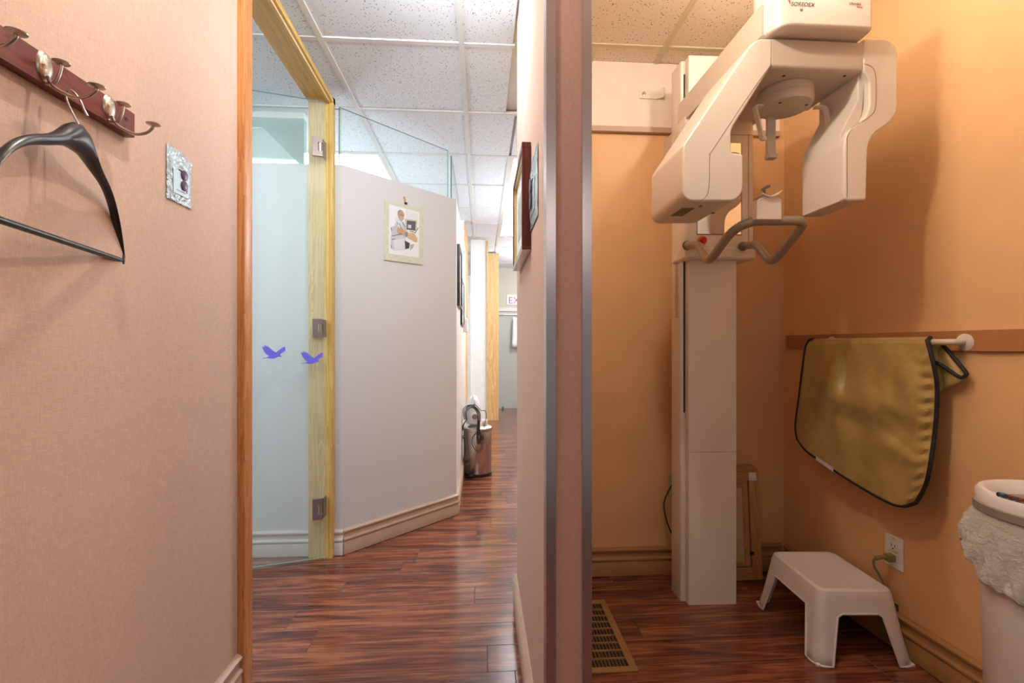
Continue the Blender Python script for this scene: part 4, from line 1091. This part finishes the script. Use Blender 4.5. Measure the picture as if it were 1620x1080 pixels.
# ============================================================ OUTLET ON THE RIGHT WALL
a, b_ = onw(1402, 842), onw(1431, 905)
oc = onw(1416.5, 873)
o2 = thing('wall_outlet', 'white outlet plate with a plug in it on the right wall', 'outlet', (oc.x, oc.y, oc.z-.06))
wy0, wy1 = b_.y, a.y; zc_ = oc.z
def wbox(nm, y0, y1, z0, z1, d0, d1, m, parent, bev=0):
    return prism(nm, [(xr(y0)-d0, y0, z0), (xr(y1)-d0, y1, z0), (xr(y1)-d0, y1, z1), (xr(y0)-d0, y0, z1)], (-(d1-d0), 0, 0), m, parent, bev)
plt = wbox('plate', wy0, wy1, zc_-.057, zc_+.057, .0005, .006, m_white, o2, .002)
ym = (wy0+wy1)/2
wbox('socket', ym-.017, ym+.017, zc_+.004, zc_+.036, .006, .0085, m_white, plt, .002)
wbox('socket', ym-.017, ym+.017, zc_-.036, zc_-.004, .006, .0085, m_white, plt, .002)
for (dy, dz_, w_, h_) in ((-.007, .024, .0012, .0045), (.006, .024, .0012, .0055), (0, .013, .0025, .0025)):
    wbox('slot', ym+dy-w_, ym+dy+w_, zc_+dz_-h_, zc_+dz_+h_, .0085, .0088, m_dark, plt)
wbox('screw', ym-.002, ym+.002, zc_+.047, zc_+.051, .006, .0065, m_seam, plt)
pc_ = thing('power_plug', 'amber translucent plug with grey-green cord in the right wall outlet', 'plug', (oc.x-.01, ym, zc_-.03))
px_, pz_ = xr(ym)-.009, zc_-.02
prism('plug_body', rounded([(px_, ym-.014, pz_-.012), (px_, ym+.014, pz_-.012), (px_, ym+.014, pz_+.014), (px_, ym-.014, pz_+.014)], .006, 3), (-.026, 0, 0), m_clearplug, pc_, .003)
tube('strain_relief', [(px_-.024, ym, pz_+.002), (px_-.045, ym+.002, pz_+.002), (px_-.062, ym+.004, pz_-.003)], .0075, m_clearplug, pc_, 4)
tube('cord', [(px_-.05, ym+.003, pz_), (px_-.066, ym+.006, pz_-.008), (px_-.062, ym+.010, pz_-.035), (px_-.040, ym+.012, pz_-.07), (px_-.014, ym+.014, pz_-.12), (px_-.010, ym+.02, .15), (px_-.014, ym+.03, .02)], .0038, m_greycord, pc_)
q = onw(1417.5, 959); wt = wbox('wall_tag', q.y-.010, q.y+.011, q.z-.016, q.z+.010, .0005, .002, m_greencap, None)
tag(wt, 'tiny dark green tag on the right wall just above the baseboard', 'tag')

# ============================================================ SENSOR BIN WITH BAG
ang = math.radians(49.9); dist_ = 1.63
bX, bZ = dist_*math.sin(ang), dist_*math.cos(ang)
BC = Q(bX, bZ, -EYE); R = .142; HB = .745
sb = thing('sensor_bin', 'tall white sensor bin with control keys in the right corner', 'bin', (BC.x, BC.y, 0))
lathe('body', [(R-.022, .003), (R-.018, .01), (R-.004, HB-.10), (R-.004, HB-.045)], (BC.x, BC.y, 0), mat('ivory bin plastic', (.72, .69, .66), .4), sb, 56)
lathe('band', [(R+.004, HB-.052), (R+.006, HB-.050), (R+.006, HB-.032), (R+.002, HB-.030)], (BC.x, BC.y, 0), mat('taupe band', (.27, .22, .18), .45), sb, 64)
rim = lathe('rim', [(R+.001, HB-.031), (R+.002, HB-.010), (R-.003, HB-.001), (R-.010, HB+.001), (R-.018, HB-.004), (R-.030, HB-.030), (R-.034, HB-.05)], (BC.x, BC.y, 0), mat('bin rim white', (.82, .79, .77), .3), sb, 64)
lathe('lid', [(R-.0325, HB-.046), (R-.06, HB-.043), (.0001, HB-.040)], (BC.x, BC.y, 0), mat('taupe lid', (.34, .29, .25), .35), sb, 48)
def bp_(an, r, z): return Vector((BC.x+r*math.cos(an), BC.y+r*math.sin(an), z))
tocam = math.atan2(-BC.y, -BC.x)
# key panel on the rim slope
k0, k1 = tocam-.86, tocam-.18
vs, fs = [], []
for i in range(25):
    an = k0+(k1-k0)*i/24; ee = min(1, min(i, 24-i)/3+.25)
    rr0, rr1 = R-.0105-.0075*ee, R-.0105+.0085*ee
    vs += [bp_(an, rr0, HB+.0035), bp_(an, rr1, HB+.0035-.006*ee)]
for i in range(24): fs.append((2*i, 2*i+1, 2*i+3, 2*i+2))
kp = mesh('key_panel', vs, fs, m_black, sb, solid=.002)
for t, m_, s_ in ((.15, m_bluebtn, 1.0), (.34, m_red, .5), (.55, m_red, .5), (.78, m_bluebtn, 1.0)):
    an = k0+(k1-k0)*t; c = bp_(an, R-.0100, HB+.0012)
    lathe('key', [(.0052*s_, 0), (.0052*s_, .0022+.001), (.0001, .0026+.001)], c, m_, kp, 16)
lathe('lid_handle', [(.024, 0), (.026, .003), (.022, .007), (.0001, .009)], bp_(tocam-1.3, .045, HB-.042), m_chrome, sb, 28, 'z', 1, .6)
# bag skirt: crumpled sleeve hanging from under the band
nA, nZ = 160, 36
vs, fs = [], []
def wrap(a_): return (a_+math.pi) % (2*math.pi)-math.pi
lefta = tocam-math.pi/2      # silhouette side seen at the left
for j in range(nZ+1):
    v_ = j/nZ
    for i in range(nA):
        an = 2*math.pi*i/nA; da = wrap(an-lefta); dc = wrap(an-tocam)
        # hem depth around the bin
        hem = .155+.05*math.exp(-(dc/.55)**2)+.012*math.sin(an*5)-.05*math.exp(-((da-.15)/.35)**2)+.004*math.sin(an*23)
        bul = .022*math.exp(-(da/.6)**2)+.006
        r = R+.001+(bul*math.sin(min(1, v_*1.15)*math.pi*.62)+.004*math.sin(an*17+v_*9)*v_+.003*math.sin(an*41-v_*17)*v_)*1.0
        r += random.uniform(-.0012, .0012)*min(1, v_*3)
        vs.append(bp_(an, max(r, R-.001), HB-.047-hem*v_))
for j in range(nZ):
    for i in range(nA): a = j*nA+i; b2 = j*nA+(i+1) % nA; fs.append((a, b2, b2+nA, a+nA))
tag(mesh('bin_bag', vs, fs, m_bag, None, solid=.0006), 'crinkled white plastic bag folded over the rim of the tall white bin', 'bag')
